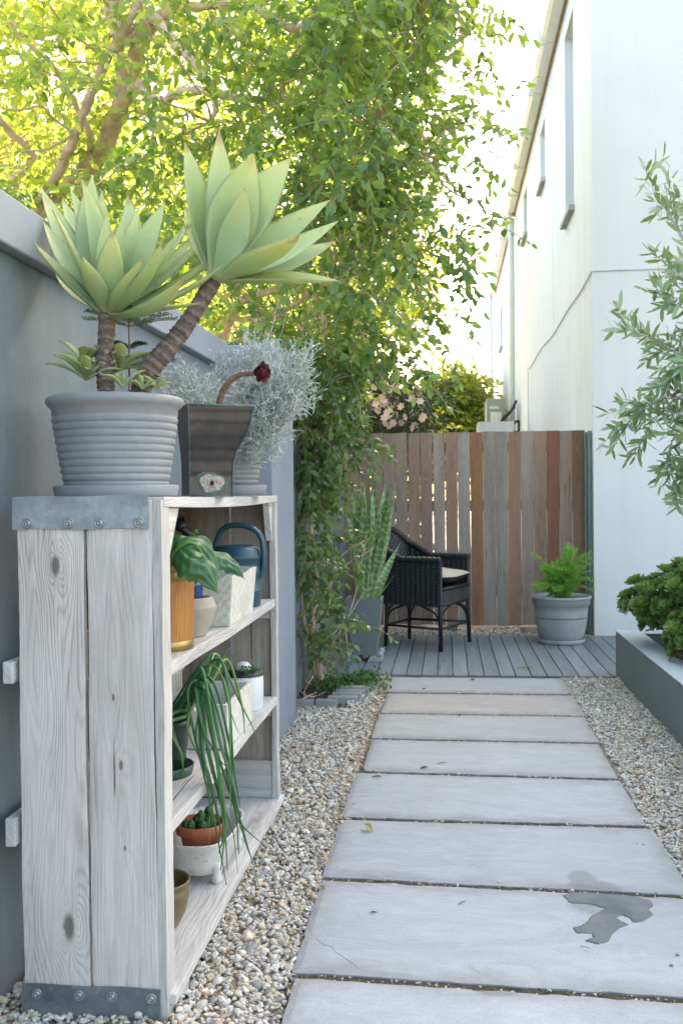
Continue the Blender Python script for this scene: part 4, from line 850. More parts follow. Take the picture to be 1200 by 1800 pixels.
# second shelf
c = Vector((-.772, 2.70, S2)); o = thing('potted_chives', c, 'long drooping green onion leaves spilling from a dark green plastic pot on the middle shelf', 'potted plant')
mb = MB(); lathe(mb, c, [(0, 0), (.078, 0), (.084, .026), (.081, .028), (.076, .008), (0, .006)], 48); mb.build('saucer', 'greensaucer', o, smooth=True)
mb = MB(); lathe(mb, c, pot_profile(.145, .058, .074, .004, .02, .005, .008), 48); mb.build('pot', 'dkgreen', o, smooth=True)
mb = MB(); lathe(mb, c, [(0, .135), (.07, .132)], 24); mb.build('soil', 'soil', o)
mb = MB()
def chive(P, r, v=.5): P = spline(P, 9); tube(mb, P, [r, r*1.05, r*.8, r*.25], 7, var=v)
r0_ = Vector((c.x+.03, c.y, S2+.135))
CH = [((340, 1190), (362, 1200), (392, 1440), (385, 1500)), ((345, 1200), (330, 1230), (372, 1420), (398, 1555)), ((352, 1190), (385, 1260), (420, 1430), (455, 1555)), ((360, 1170), (400, 1220), (405, 1400), (418, 1535)),
      ((365, 1190), (402, 1300), (415, 1430), (468, 1490)), ((348, 1220), (330, 1280), (365, 1370), (368, 1490)), ((370, 1165), (398, 1190), (410, 1340), (422, 1420)), ((356, 1210), (345, 1300), (375, 1400), (345, 1490)),
      ((360, 1200), (380, 1150), (420, 1230), (455, 1300)), ((370, 1200), (400, 1160), (425, 1240), (430, 1290)), ((350, 1200), (375, 1150), (405, 1250), (420, 1290)), ((330, 1250), (300, 1260), (315, 1320), (326, 1365)),
      ((325, 1260), (296, 1275), (320, 1330), (318, 1380)), ((340, 1230), (360, 1290), (390, 1340), (410, 1350)), ((352, 1205), (372, 1290), (400, 1380), (438, 1500)), ((350, 1215), (365, 1320), (392, 1430), (400, 1530)),
      ((345, 1210), (358, 1330), (380, 1420), (392, 1480)), ((352, 1215), (380, 1330), (396, 1440), (388, 1530)), ((356, 1195), (392, 1290), (402, 1380), (430, 1460)), ((340, 1210), (352, 1260), (385, 1390), (412, 1470)), ((358, 1210), (388, 1310), (412, 1400), (420, 1500)), ((345, 1230), (352, 1310), (372, 1380), (382, 1440))]
for i, q in enumerate(CH):
    ys = [2.66, 2.60+.03*random.random(), 2.60+.05*random.random(), 2.62+.06*random.random()]
    if q[3][1] < 1310: ys = [2.70, 2.76, 2.8, 2.84]
    st = r0_+Vector((random.uniform(-.04, .02), random.uniform(-.03, .03), 0)); chive([st]+[at(a, b, Y) for (a, b), Y in zip(q, ys)], random.uniform(.0024, .0050), random.random()**1.3)
mb.build('leaves', 'chive', o, smooth=True)
mb = MB()
for t_ in ((352, 1180), (330, 1215), (388, 1160), (366, 1150), (392, 1172), (404, 1138), (428, 1135)):
    st = r0_+Vector((random.uniform(-.05, .02), random.uniform(-.03, .03), 0)); e = at(t_[0], t_[1], 2.78); tube(mb, spline([st, st+(e-st)*.5+Vector((0, 0, .01)), e], 6), [.0038, .0034, .0015], 7, var=random.random()**2)
mb.build('upright_leaves', 'chive', o, smooth=True)
o = thing('white_wire_basket', (-.87, 3.0, S2), 'low cream basket with a slatted pierced side, behind the dark green pot', 'basket')
mb = MB(); zr = at(300, 1235, 2.95).z
for k in range(22):
    y = 2.90+k*.028; box(mb, -.945, -.935, y, y+.018, S2+.001, zr)
    
for k in range(9): box(mb, -.945+k*.022, -.932+k*.022, 2.885, 2.893, S2+.001, zr-.012)
box(mb, -.95, -.73, 2.882, 2.896, zr-.012, zr); box(mb, -.95, -.93, 2.897, 3.52, zr+.001, zr+.012); box(mb, -.945, -.93, 2.897, 3.52, S2+.07, S2+.08); mb.build('basket_body', 'whitebox', o, bevel=.002)
o = thing('white_wooden_box', (-.72, 3.12, S2), 'cream painted wooden box without a lid, beside the onion leaves on the middle shelf', 'box')
mb = MB(); x0, x1, y0, y1, z0, z1 = -.80, -.652, 2.96, 3.34, S2+.002, S2+.135
box(mb, x0, x1, y0, y0+.012, z0, z1); box(mb, x0, x1, y1-.012, y1, z0, z1); box(mb, x0, x0+.012, y0+.0125, y1-.0125, z0, z1-.001); box(mb, x1-.012, x1, y0+.0125, y1-.0125, z0, z1-.001); box(mb, x0+.0125, x1-.0125, y0+.0125, y1-.0125, z0, z0+.01); mb.build('box_body', 'whitebox', o, bevel=.002)
mb = MB(); box(mb, x0+.013, x1-.013, y0+.14, y0+.148, z0+.011, z1-.03); mb.build('divider', 'zinc', o)
c = Vector((-.722, 3.53, S2)); o = thing('white_lidded_pot', c, 'round white pot with a black lid and white knob, on the middle shelf', 'pot')
mb = MB(); lathe(mb, c, [(0, 0), (.068, 0), (.072, .005), (.0725, .12), (.070, .124), (.066, .12), (.064, .01), (0, .01)], 48); mb.build('pot', 'whitepot', o, smooth=True)
mb = MB(); lathe(mb, c, [(0, .14), (.055, .138), (.074, .128), (.076, .122), (.0, .121)], 48); mb.build('lid', 'blacklid', o, smooth=True)
mb = MB(); lathe(mb, c, [(0, .168), (.018, .165), (.028, .154), (.030, .139), (0, .138)], 32); mb.build('knob', 'whitepot', o, smooth=True)
Bp = np.array(c)+np.c_[rng.normal(.03, .02, 160), rng.normal(-.03, .02, 160), rng.uniform(.125, .155, 160)]
leaves('creeping_sprigs', Bp, rnd(160)+[0, 0, .4], rnd(160), .010, .003, 'leaf_weed', o, rng.random(160))
# bottom shelf
o = thing('white_footed_trough', (-.75, 3.08, S0), 'white crackled ceramic trough on little feet, holding the terracotta pot', 'trough')
mb = MB(); cx_, cy_ = -.752, 3.08
def oval(rx, ry, z, n=56, p=3.2):
    return [(cx_+rx*np.sign(math.cos(a))*abs(math.cos(a))**(2/p), cy_+ry*np.sign(math.sin(a))*abs(math.sin(a))**(2/p), z+S0) for a in np.arange(n)/n*6.2832]
secs = [(.070, .155, .022), (.085, .172, .03), (.094, .184, .07), (.100, .192, .115), (.103, .195, .120), (.100, .192, .123), (.094, .185, .118), (.085, .172, .04), (.05, .12, .038)]
V = [];
for s in secs: V += oval(*s)
n = 56; m = len(secs); mb.add(np.array(V), [(j*n+i, j*n+(i+1) % n, (j+1)*n+(i+1) % n, (j+1)*n+i) for j in range(m-1) for i in range(n)]+[tuple(range(n))[::-1], tuple((m-1)*n+i for i in range(n))]); mb.build('trough_body', 'trough', o, smooth=True)
for sx in (-1, 1):
    for sy in (-1, 1):
        mb = MB(); lathe(mb, (cx_+sx*.068, cy_+sy*.145, S0), [(0, 0), (.014, 0), (.017, .012), (.013, .024), (.020, .05), (.012, .06), (0, .06)], 16); mb.build('foot', 'trough', o, smooth=True)
c = Vector((-.752, 3.02, S0+.0385)); o = thing('terracotta_pot', c, 'terracotta pot with stubby green cactus stems, sitting in the white trough', 'potted plant')
mb = MB(); lathe(mb, c, [(0, 0), (.046, 0), (.062, .080), (.064, .082), (.074, .084), (.077, .112), (.074, .115), (.067, .112), (.062, .09), (0, .09)], 48); mb.build('pot', 'terracotta', o, smooth=True)
mb = MB(); lathe(mb, c, [(0, .098), (.064, .096)], 24); mb.build('soil', 'soil', o)
mb = MB()
for k in range(15):
    a = random.uniform(0, 6.28); r = random.uniform(0, .048); b = c+Vector((r*math.cos(a), r*math.sin(a), .09)); h = random.uniform(.03, .06); n_ = 24; V = []
    for z, q in ((0, .009), (.4, .0125), (.8, .011), (1, .004), (1.02, .0005)):
        for i in range(n_): aa = i/n_*6.283; rr = q*(1+.14*math.cos(aa*8)); V.append((b.x+rr*math.cos(aa), b.y+rr*math.sin(aa), b.z+z*h))
    mb.add(np.array(V), [(j*n_+i, j*n_+(i+1) % n_, (j+1)*n_+(i+1) % n_, (j+1)*n_+i) for j in range(4) for i in range(n_)], var=random.random())
mb.build('cactus_stem', 'leaf_weed', o, smooth=True)
c = Vector((-.768, 2.63, S0)); o = thing('brown_glazed_bowl', c, 'small olive-brown glazed bowl-shaped pot, nearest item on the bottom shelf', 'bowl')
mb = MB(); lathe(mb, c, [(0, 0), (.045, 0), (.052, .006), (.072, .045), (.080, .085), (.081, .100), (.078, .105), (.0785, .112), (.082, .118), (.083, .124), (.080, .127), (.075, .122), (.073, .09), (.05, .012), (0, .010)], 64); mb.build('bowl', 'olivebowl', o, smooth=True)
c = Vector((-.87, 2.93, S0)); o = thing('grey_ceramic_pot', c, 'pale grey ceramic pot half hidden behind the white trough', 'pot')
mb = MB(); lathe(mb, c, pot_profile(.19, .045, .058), 40); mb.build('pot', 'potlight', o, smooth=True)
OFF[0] = 0.
# ------------------------------------------------------------------ wicker chair
DZ = .022
chc = Vector((-.175, 7.79, DZ)); fw = Vector((.91, -.41, 0)).normalized(); sd2 = Vector((.41, .91, 0)).normalized()   # forward, and away from the camera
ch = thing('wicker_armchair', chc, 'black wicker tub armchair standing on the deck before the fence', 'armchair')
def cl(f, s, z): return chc+fw*f+sd2*s+Vector((0, 0, z))
def tub(t):
    """plan curve of the woven wall: t in 0..1 from the near front arm round the back to the far front arm"""
    a = t*2-1; s_ = math.copysign(min(abs(a)*1.55, 1)**.8 if abs(a) < .65 else 1, a)
    if abs(a) > .42: f = -.24+(abs(a)-.42)/.58*.50
    else: f = -.24-.05*(1-(abs(a)/.42)**2)
    sw = .27*math.sin(min(abs(a)/.5, 1)*math.pi/2)*math.copysign(1, a)
    return f, sw
def topz(t):
    a = abs(t*2-1)
    return .675+.24*max(0, math.cos(min(a/.62, 1)*math.pi/2))**1.1
mb = MB(); NT, NZ = 220, 26; 
for sgn in (1, -1):
    V = []
    for i in range(NT+1):
        t = i/NT; f, s_ = tub(t); f2, s2 = tub(min(1, t+.002)); f1, s1 = tub(max(0, t-.002)); nx_, ny_ = (s2-s1), -(f2-f1); L = math.hypot(nx_, ny_) or 1; nx_, ny_ = nx_/L, ny_/L
        for j in range(NZ+1):
            q = j/NZ; z = .335+(topz(t)-.335)*q; lean = .10*max(0, (z-.45))/.45*max(0, math.cos(min(abs(t*2-1)/.6, 1)*math.pi/2)); off = sgn*.011+.0035*math.sin(i*1.15)*(1 if j % 2 else -1)*.6+.002*math.cos(i*1.15)
            V.append(cl(f-lean+nx_*off, s_+ny_*off, z))
    Fc = [(i*(NZ+1)+j, (i+1)*(NZ+1)+j, (i+1)*(NZ+1)+j+1, i*(NZ+1)+j+1) for i in range(NT) for j in range(NZ)]
    mb.add(V, Fc if sgn > 0 else [f_[::-1] for f_ in Fc])
mb.build('backrest', 'wicker', ch)
mb = MB(); P = []
for i in range(121):
    t = i/120; f, s_ = tub(t); z = topz(t); lean = .10*max(0, (z-.45))/.45*max(0, math.cos(min(abs(t*2-1)/.6, 1)*math.pi/2)); P.append(cl(f-lean, s_, z+.004))
rr = .026+.004*np.sin(np.arange(121)*2.1); tube(mb, P, rr, 12); mb.build('rolled_arm', 'wicker', ch, smooth=True)
for i, (f, s_) in enumerate(((.25, -.262), (.25, .262), (-.235, -.20), (-.235, .20))):
    mb = MB(); tube(mb, [cl(f, s_, .67 if i < 2 else .42), cl(f, s_, .25), cl(f*1.03, s_*1.03, .0)], [.017, .017, .015] if i < 2 else [.016, .016, .014], 12, rough=.03); mb.build('leg', 'wicker', ch, smooth=True)
mb = MB()
for (a, b) in (((.25, -.262), (.25, .262)), ((.25, -.262), (-.235, -.20)), ((.25, .262), (-.235, .20)), ((-.235, -.2), (-.235, .2))):
    tube(mb, [cl(*a, .165), cl(*b, .165)], .010, 8); tube(mb, [cl(*a, .34), cl(*b, .34)], .014, 8)
    for (p, q) in ((a, b), (b, a)):
        m_ = (p[0]*.62+q[0]*.38, p[1]*.62+q[1]*.38); tube(mb, spline([cl(*p, .19), cl(p[0]*.9+q[0]*.1, p[1]*.9+q[1]*.1, .28), cl(*m_, .335)], 6), .008, 8)
mb.build('stretcher', 'wicker', ch, smooth=True)
mb = MB(); V = []
for j in range(13):
    for i in range(61): V.append(cl(.258+.003*math.sin(i*1.5)*(1 if j % 2 else -1), -.25+.5*i/60, .335+.125*j/12))
mb.add(V, [(j*61+i, j*61+i+1, (j+1)*61+i+1, (j+1)*61+i) for j in range(12) for i in range(60)]); V = [cl(f, s_, .445) for f, s_ in ((.256, -.25), (.256, .25), (-.2, .25), (-.2, -.25))]; mb.add(V, [(0, 1, 2, 3)]); mb.build('seat', 'wicker', ch)
mb = MB(); tube(mb, [cl(.262, -.25, .462), cl(.262, .25, .462)], .015, 10); mb.build('seat_rim', 'wicker', ch, smooth=True)
cu = thing('seat_cushion', cl(.03, 0, .465), 'plump cushion, beige speckled top and charcoal underside, on the black wicker armchair', 'cushion')
def pillow(mb, up, n=30):
    V = []
    for i in range(n+1):
        for j in range(n+1):
            a, b = -1+2*i/n, -1+2*j/n; e = (1-abs(a)**3.5)**.55*(1-abs(b)**3.5)**.55; cx2 = 1+.06*abs(a*b)
            V.append(cl(.035+a*.235*cx2, b*.225*cx2, .535+(.062*e if up else -.060*e)+.012*a+.006*math.sin(a*5+b*3)))
    Fc = [(i*(n+1)+j, (i+1)*(n+1)+j, (i+1)*(n+1)+j+1, i*(n+1)+j+1) for i in range(n) for j in range(n)]
    mb.add(V, Fc if up else [f_[::-1] for f_ in Fc])
mb = MB(); pillow(mb, True); mb.build('cushion_top', 'cushion', cu, smooth=True)
mb = MB(); pillow(mb, False); mb.build('cushion_underside', 'cushdark', cu, smooth=True)
# ------------------------------------------------------------------ snake plant
sp0 = Vector((-.585, 7.05, DZ)); sn = thing('potted_snake_plant', sp0, 'tall banded snake plant in a tapered square grey pot, left of the armchair', 'potted plant')
mb = MB(); b, t, h = .085, .128, .40; z0 = .045
V = [sp0+Vector(q) for q in [(-b, -b, z0), (b, -b, z0), (b, b, z0), (-b, b, z0), (-t, -t, z0+h), (t, -t, z0+h), (t, t, z0+h), (-t, t, z0+h), (-t+.018, -t+.018, z0+h), (t-.018, -t+.018, z0+h), (t-.018, t-.018, z0+h), (-t+.018, t-.018, z0+h), (-t+.02, -t+.02, z0+h-.05), (t-.02, -t+.02, z0+h-.05), (t-.02, t-.02, z0+h-.05), (-t+.02, t-.02, z0+h-.05)]]
mb.add(V, [(3, 2, 1, 0)]+[(i, (i+1) % 4, 4+(i+1) % 4, 4+i) for i in range(4)]+[(4+i, 4+(i+1) % 4, 8+(i+1) % 4, 8+i) for i in range(4)]+[(8+i, 8+(i+1) % 4, 12+(i+1) % 4, 12+i) for i in range(4)]); mb.build('pot', 'potsq', sn, bevel=.004)
mb = MB(); V = [sp0+Vector((x, y, z0+h-.04)) for x, y in ((-.11, -.11), (.11, -.11), (.11, .11), (-.11, .11))]; mb.add(V, [(0, 1, 2, 3)]); mb.build('soil', 'soil', sn)
for sx in (-1, 1):
    mb = MB(); V = [sp0+Vector((sx*x, y, z)) for y in (-.095, .095) for x, z in ((.018, .001), (.125, .001), (.128, .020), (.105, .032), (.09, .044), (.045, .044))]
    mb.add(V, [(0, 1, 2, 3, 4, 5), (11, 10, 9, 8, 7, 6)]+[(i, i+6, (i+1) % 6+6, (i+1) % 6) for i in range(6)]); mb.build('foot', 'footpaint', sn, bevel=.003)
    for sy in (-1, 1):
        mb = MB(); n = 16; c_ = sp0+Vector((sx*.112, sy*.085, .052)); lathe(mb, c_, [(.0005+.022*math.sin(a), -.022*math.cos(a)) for a in np.linspace(0, math.pi, 9)], 16); mb.build('ball_foot', 'footpaint', sn, smooth=True)
mb = MB()
SNK = [(620, 870, .020), (628, 858, .022), (640, 868, .024), (632, 905, .02), (652, 885, .022), (661, 826, .027), (655, 862, .022), (676, 850, .022), (686, 845, .022), (697, 848, .016), (668, 900, .024), (645, 930, .022), (680, 905, .02), (700, 960, .016), (690, 870, .02), (612, 900, .016), (625, 940, .018), (658, 950, .02), (671, 875, .018), (640, 845, .014), (648, 900, .02), (665, 860, .018), (636, 890, .018), (683, 880, .018), (618, 930, .016), (662, 925, .02), (690, 900, .016), (674, 935, .018)]
for i, (px, py, wd) in enumerate(SNK):
    wd *= 1.8; Y = 7.05+random.uniform(-.10, .10); tip = at(px, py, Y); b = sp0+Vector(((px-655)/90*.09+.0, random.uniform(-.06, .06), .41)); fn = Vector((random.uniform(-.7, .7), -1, 0))
    blade(mb, b, (b+tip)/2+Vector((random.uniform(-.015, .015), 0, 0)), tip, wd, fn, cup=.25, th=.004, n=26, m=6, var=random.random(), wp=.45, tipc=2.2, basew=.72)
b = sp0+Vector((.06, -.05, .41)); tip = at(703, 955, 6.85); blade(mb, b, b+Vector((.06, 0, .1)), tip, .016, (.3, -1, 0), var=.4, wp=.4); tip = at(693, 1010, 6.85); blade(mb, b, b+Vector((.05, 0, .05)), tip, .006, (.3, -1, 0), var=.4, wp=.4)
mb.build('leaves', 'snake', sn, smooth=True)
# ------------------------------------------------------------------ fern pot
fc = Vector((.882, 7.92, DZ)); fe = thing('potted_asparagus_fern', fc, 'bright feathery green fern in a round grey pot, standing by the gate', 'potted plant')
mb = MB(); lathe(mb, fc, [(0, 0), (.165, 0), (.175, .006), (.182, .035), (.176, .038), (.17, .012), (0, .01)], 64); mb.build('saucer', 'potlight', fe, smooth=True)
mb = MB(); lathe(mb, fc, [(0, .012), (.150, .012), (.158, .02), (.180, .09), (.196, .17), (.205, .25), (.207, .300), (.219, .304), (.221, .345), (.226, .350), (.232, .352), (.233, .366), (.228, .372), (.216, .370), (.208, .34), (.20, .2), (0, .2)], 80); mb.build('pot', 'potlight', fe, smooth=True)
mb = MB(); lathe(mb, fc, [(0, .335), (.2, .33)], 32); mb.build('soil', 'soil', fe)
Bp, Dp, Lp = [], [], []; mb = MB(); rt = np.array(fc)+[0, 0, .34]
for k in range(72):
    px, py = random.gauss(985, 30), random.gauss(1010, 22)
    if k < 26: px, py = random.choice([(1000, 962), (975, 985), (1030, 975), (1020, 1000), (945, 1020), (935, 1032), (1035, 1022), (965, 1000), (1010, 950+20)]); px += random.uniform(-8, 8); py += random.uniform(-6, 6)
    py = min(py, 1046); px = min(max(px, 928), 1040)
    t = np.array(at(px, py, 7.86+random.uniform(-.2, .16))); b = rt+[random.uniform(-.06, .06), random.uniform(-.06, .06), 0]; mid = b+(t-b)*.55+[0, 0, .06]
    P = spline([b, mid, t], 12); tube(mb, P, .0016, 4)
    for q in range(4, len(P)):
        tan = unit(P[q]-P[q-1]); sdv = unit(np.cross(tan, (0, 0, 1))+rng.normal(0, .15, 3)); l = .055*(1-.75*(q/len(P)))+.008
        for s in (-1, 1):
            d = unit(sdv*s+tan*.6)
            for u_ in np.linspace(.1, 1, 8):
                pp_ = P[q]+d*l*u_
                for _ in range(2): Bp.append(pp_); Dp.append(d+rng.normal(0, .55, 3)); Lp.append(.011)
leaves('foliage', Bp, Dp, rnd(len(Bp))+[0, 0, 1], np.array(Lp), .0013, 'leaf_fern', fe, np.clip(rng.normal(.5, .25, len(Bp)), 0, 1), 0, .1); mb.build('stem', 'leaf_fern', fe)
# ------------------------------------------------------------------ aeonium hedge in the planter
ab = thing('aeonium_bush', (1.62, 5.1, .25), 'dense dark green bush of fleshy spoon-leaved rosettes in the raised planter', 'bush')
Bp, Dp, Np, Lp, Vp = [], [], [], [], []; mb = MB()
cen = [(np.array([1.42, 5.95, .50]), np.array([.30, .34, .27])), (np.array([1.85, 5.4, .58]), np.array([.45, .6, .36])), (np.array([1.20, 5.98, .53]), np.array([.17, .24, .16])), (np.array([1.60, 5.0, .42]), np.array([.34, .4, .27])), (np.array([2.05, 5.9, .7]), np.array([.4, .4, .30])), (np.array([1.40, 5.45, .40]), np.array([.22, .40, .17]))]
for ci, (c_, s_) in enumerate(cen):
    for k in range((150, 130, 60, 100, 60, 120)[ci]):
        d = rnd(1)[0]; d[2] = abs(d[2])*1.0-.45*random.random(); d = unit(d); p = c_+d*s_*random.uniform(.82, 1.05)
        if p[2] < .30: p[2] = random.uniform(.30, .45)
        if p[0] < PX+.10 and p[2] < .40: continue
        ax = unit(d+rng.normal(0, .35, 3)+[0, 0, .5]); u = unit(np.cross(ax, rng.normal(size=3))); v = np.cross(ax, u); R_ = random.uniform(.050, .075); vv = random.random()
        tube(mb, [c_+(p-c_)*.4-[0, 0, .1], p], .007, 5)
        for q in range(24):
            a = q*2.4; ring = q/24; rd = u*math.cos(a)+v*math.sin(a); dd = unit(rd*(1.1-ring*.85)+ax*(.25+ring*.9)); Bp.append(p); Dp.append(dd); Np.append(ax*1.0-rd*.2); Lp.append(R_*(1-.35*ring)); Vp.append(np.clip(vv*.5+ring*.5+random.uniform(-.15, .15), 0, 1))
Lp = np.array(Lp); leaves('leaves', Bp, Dp, Np, Lp, Lp*.22, 'leaf_aeon', ab, np.array(Vp), .25, -.12, a=(.55, .86), wa=(.8, 1.0)); mb.build('stem', 'limbdark', ab)
# ------------------------------------------------------------------ twig machinery for trees
def foliage(name, parent, mat, clumps, ntw, nlf, L, Wd, tl=.22, droop=.35, twigmat='twig', lv=None, fold=.22, curl=.18, vbase=None, shell=.55):
    """clumps: (centre, radius, tone). Twigs spring from each clump's middle outward, leaves alternate along each twig."""
    B, D, N, Ls, Vs = [], [], [], [], []; mb = MB()
    for (c, r, tone) in clumps:
        c = np.array(tuple(c)); k = max(3, int(ntw*(r/.35)**2)); dr = rnd(k); st = c+dr*r*rng.uniform(.15, shell, (k, 1))
        for i in range(k):
            d = unit(dr[i]+rng.normal(0, .4, 3)+[0, 0, -.15]); l = tl*random.uniform(.6, 1.3); a = st[i]; m_ = a+d*l*.5; e = a+d*l+np.array([0, 0, -droop*l]); 
            t = np.linspace(0, 1, nlf)[:, None]; P = (1-t)**2*a+2*t*(1-t)*m_+t*t*e; T = unit(2*(1-t)*(m_-a)+2*t*(e-m_)+1e-6)
            tube(mb, np.vstack([a-(a-c)*.6, P[::max(1, nlf//4)]]), .0020, 3, cap=False)
            s = unit(np.cross(T, [0, 0, 1.])+rng.normal(0, .25, (nlf, 3)))*np.where(np.arange(nlf) % 2, 1, -1)[:, None]
            dd = unit(T*.7+s*.9+rng.normal(0, .42, (nlf, 3))+[0, 0, -droop*.8]); dd[-1] = T[-1]
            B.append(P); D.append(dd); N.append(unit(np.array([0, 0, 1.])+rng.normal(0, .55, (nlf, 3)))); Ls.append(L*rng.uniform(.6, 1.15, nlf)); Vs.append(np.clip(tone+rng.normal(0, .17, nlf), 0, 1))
    B, D, N, Ls, Vs = np.vstack(B), np.vstack(D), np.vstack(N), np.concatenate(Ls), np.concatenate(Vs)
    leaves(name, B, D, N, Ls, Ls*Wd, mat, parent, Vs, fold, curl); 
    if mb.n: mb.build('twigs', twigmat, parent)
    return len(B)
def crooked(a, b, k=5, amp=.08):
    a, b = np.array(tuple(a)), np.array(tuple(b)); L = np.linalg.norm(b-a); pts = [a]+[a+(b-a)*i/k+rng.normal(0, amp*L/k, 3) for i in range(1, k)]+[b]; return spline(pts, 4)
# ------------------------------------------------------------------ big tree behind the wall
XR = [(-140, 885), (0, 880), (30, 868), (60, 850), (90, 790), (130, 780), (170, 820), (210, 868), (245, 850), (290, 790), (340, 770), (375, 815), (415, 865), (450, 790), (500, 770), (560, 755), (610, 770), (650, 700), (700, 660)]
def xr_(py): return float(np.interp(py, [q[0] for q in XR], [q[1] for q in XR]))
bt = thing('garden_tree', (-2.6, 6.9, 0), 'large leafy tree with pale peach limbs, spreading over the garden wall and backlit yellow-green', 'tree')
cl_ = []
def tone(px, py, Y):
    t = .40+.40*(1-px/900)*(1-py/700)+.1*(Y-6)+random.uniform(-.16, .16)  # sunlight put into leaf colour: yellower towards upper left and back
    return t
py = -150
while py < 700:
    px = -120
    while px < 880:
        for lay in range(3):
            X, Yp = px+random.uniform(-28, 28), py+random.uniform(-28, 28); Y = (5.4, 6.6, 8.0)[lay]+random.uniform(-.5, .6); m_ = xr_(Yp)
            if X > 640: Y = (5.6, 6.2, 6.9)[lay]+random.uniform(-.3, .3)
            rad = random.uniform(.26, .40)
            edge = (m_-X)/F*Y
            if edge < .10: continue
            if edge < .34: rad = max(.14, edge*.8)
            if lay == 0 and X < 420 and random.random() < .75: continue
            if lay == 1 and X < 420 and Yp < 330 and random.random() < .35: continue
            if random.random() < (.38 if (430 < X < 670 and Yp > 380) else .15): continue
            if Yp > 470 and X < 560 and lay < 2 and random.random() < .6: continue
            if lay == 0 and Yp > 420 and X < 330: continue
            p = at(X, Yp, Y)
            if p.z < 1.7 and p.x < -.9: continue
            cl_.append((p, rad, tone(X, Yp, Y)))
        px += 62
    py += 60
for (px, py, r) in ((862, 205, .10), (875, 230, .07), (872, 412, .10), (850, 400, .12), (840, 380, .10), (870, 20, .12), (835, 60, .12), (845, 85, .06), (800, 590, .12), (775, 600, .12), (790, 540, .10), (825, 190, .14), (830, 270, .12), (800, 320, .1), (740, 660, .1), (815, 470, .08)):
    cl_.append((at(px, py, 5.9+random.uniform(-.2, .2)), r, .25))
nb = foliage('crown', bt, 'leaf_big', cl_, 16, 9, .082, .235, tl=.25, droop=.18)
print('tree leaves', nb, 'clumps', len(cl_))
LIMBS = [([(110, 560, 6.9), (60, 400, 6.8), (105, 300, 6.6), (132, 235, 6.4), (185, 110, 6.2), (245, 0, 6.1), (285, -150, 6)], [.045, .033, .030, .024]),
         ([(60, 400, 6.8), (20, 330, 6.8), (60, 280, 6.7), (0, 215, 6.5), (-60, 160, 6.4)], [.03, .022]),
         ([(110, 560, 6.9), (150, 330, 6.9), (215, 185, 6.6), (228, 90, 6.3), (200, 20, 6.2), (185, -80, 6.2)], [.06, .062, .07, .085, .055, .05]),
         ([(228, 85, 6.3), (265, 35, 6.2), (300, 65, 6.1), (355, 130, 6.0), (378, 172, 5.9), (372, 215, 5.8)], [.06, .036, .026, .022, .012]),
         ([(205, 200, 6.6), (240, 150, 6.3), (275, 178, 6.1), (330, 160, 6.), (372, 162, 5.9), (425, 174, 5.9), (490, 171, 5.8)], [.05, .03, .026, .012]),
         ([(228, 90, 6.3), (300, 15, 6.2), (360, -40, 6.1), (470, -120, 6)], [.05, .035, .03]),
         ([(300, 15, 6.2), (420, 10, 6.2), (520, 50, 6.2), (600, 55, 6.2), (650, 48, 6.2), (700, 20, 6.1)], [.03, .022, .012]),
         ([(360, 650, 7.4), (405, 560, 7.2), (445, 520, 7.0), (510, 508, 6.8), (560, 512, 6.7), (640, 470, 6.5), (700, 430, 6.3)], [.040, .030, .022, .012]),
         ([(405, 560, 7.2), (470, 560, 7.), (520, 535, 6.9), (590, 480, 6.8), (650, 400, 6.6)], [.022, .014]),
         ([(380, 640, 7.3), (430, 590, 7.0), (480, 545, 6.9), (510, 470, 6.8)], [.025, .012]),
         ([(560, 512, 6.4), (578, 410, 6.2), (600, 380, 6.1), (650, 345, 6.0), (690, 305, 5.95), (742, 270, 5.9)], [.010, .010, .007]),
         ([(560, 400, 5.9), (595, 355, 5.9), (620, 290, 5.9), (650, 215, 5.8)], [.009, .005]),
         ([(60, 400, 6.8), (130, 310, 6.7), (160, 250, 6.6), (100, 130, 6.4), (30, 60, 6.3)], [.03, .015]),
         ([(110, 560, 6.9), (20, 420, 7), (-60, 300, 7)], [.04, .03])]
for pts, rr in LIMBS:
    mb = MB(); P = spline([at(*q) for q in pts], 8); P = P+rng.normal(0, .006, P.shape); tube(mb, P, rr, 12, rough=.05); mb.build('limb', 'limb', bt, smooth=True)
mb = MB(); a = at(110, 560, 6.9); tube(mb, spline([(-2.6, 6.95, 0), (-2.62, 6.9, 1.0), a, a+Vector((0, 0, .1))], 6), [.16, .12, .09], 14, rough=.05); a = at(360, 650, 7.4); tube(mb, spline([(-2.55, 7.0, .2), (-2.2, 7.2, 1.2), a], 6), [.09, .05], 12, rough=.05); mb.build('trunk', 'limb', bt, smooth=True)
mb = MB(); idx = rng.choice(len(cl_), min(330, len(cl_)), replace=False); nodes = [at(*q) for pts, _ in LIMBS for q in pts if q[1] < 600]
for i in idx:
    c = cl_[i][0]; nd = min(nodes, key=lambda q: (q-c).length)
    if (nd-c).length < 3.2: tube(mb, crooked(nd, c, 5, .22), [.009, .003], 6)
mb.build('branch', 'limb', bt, smooth=True)
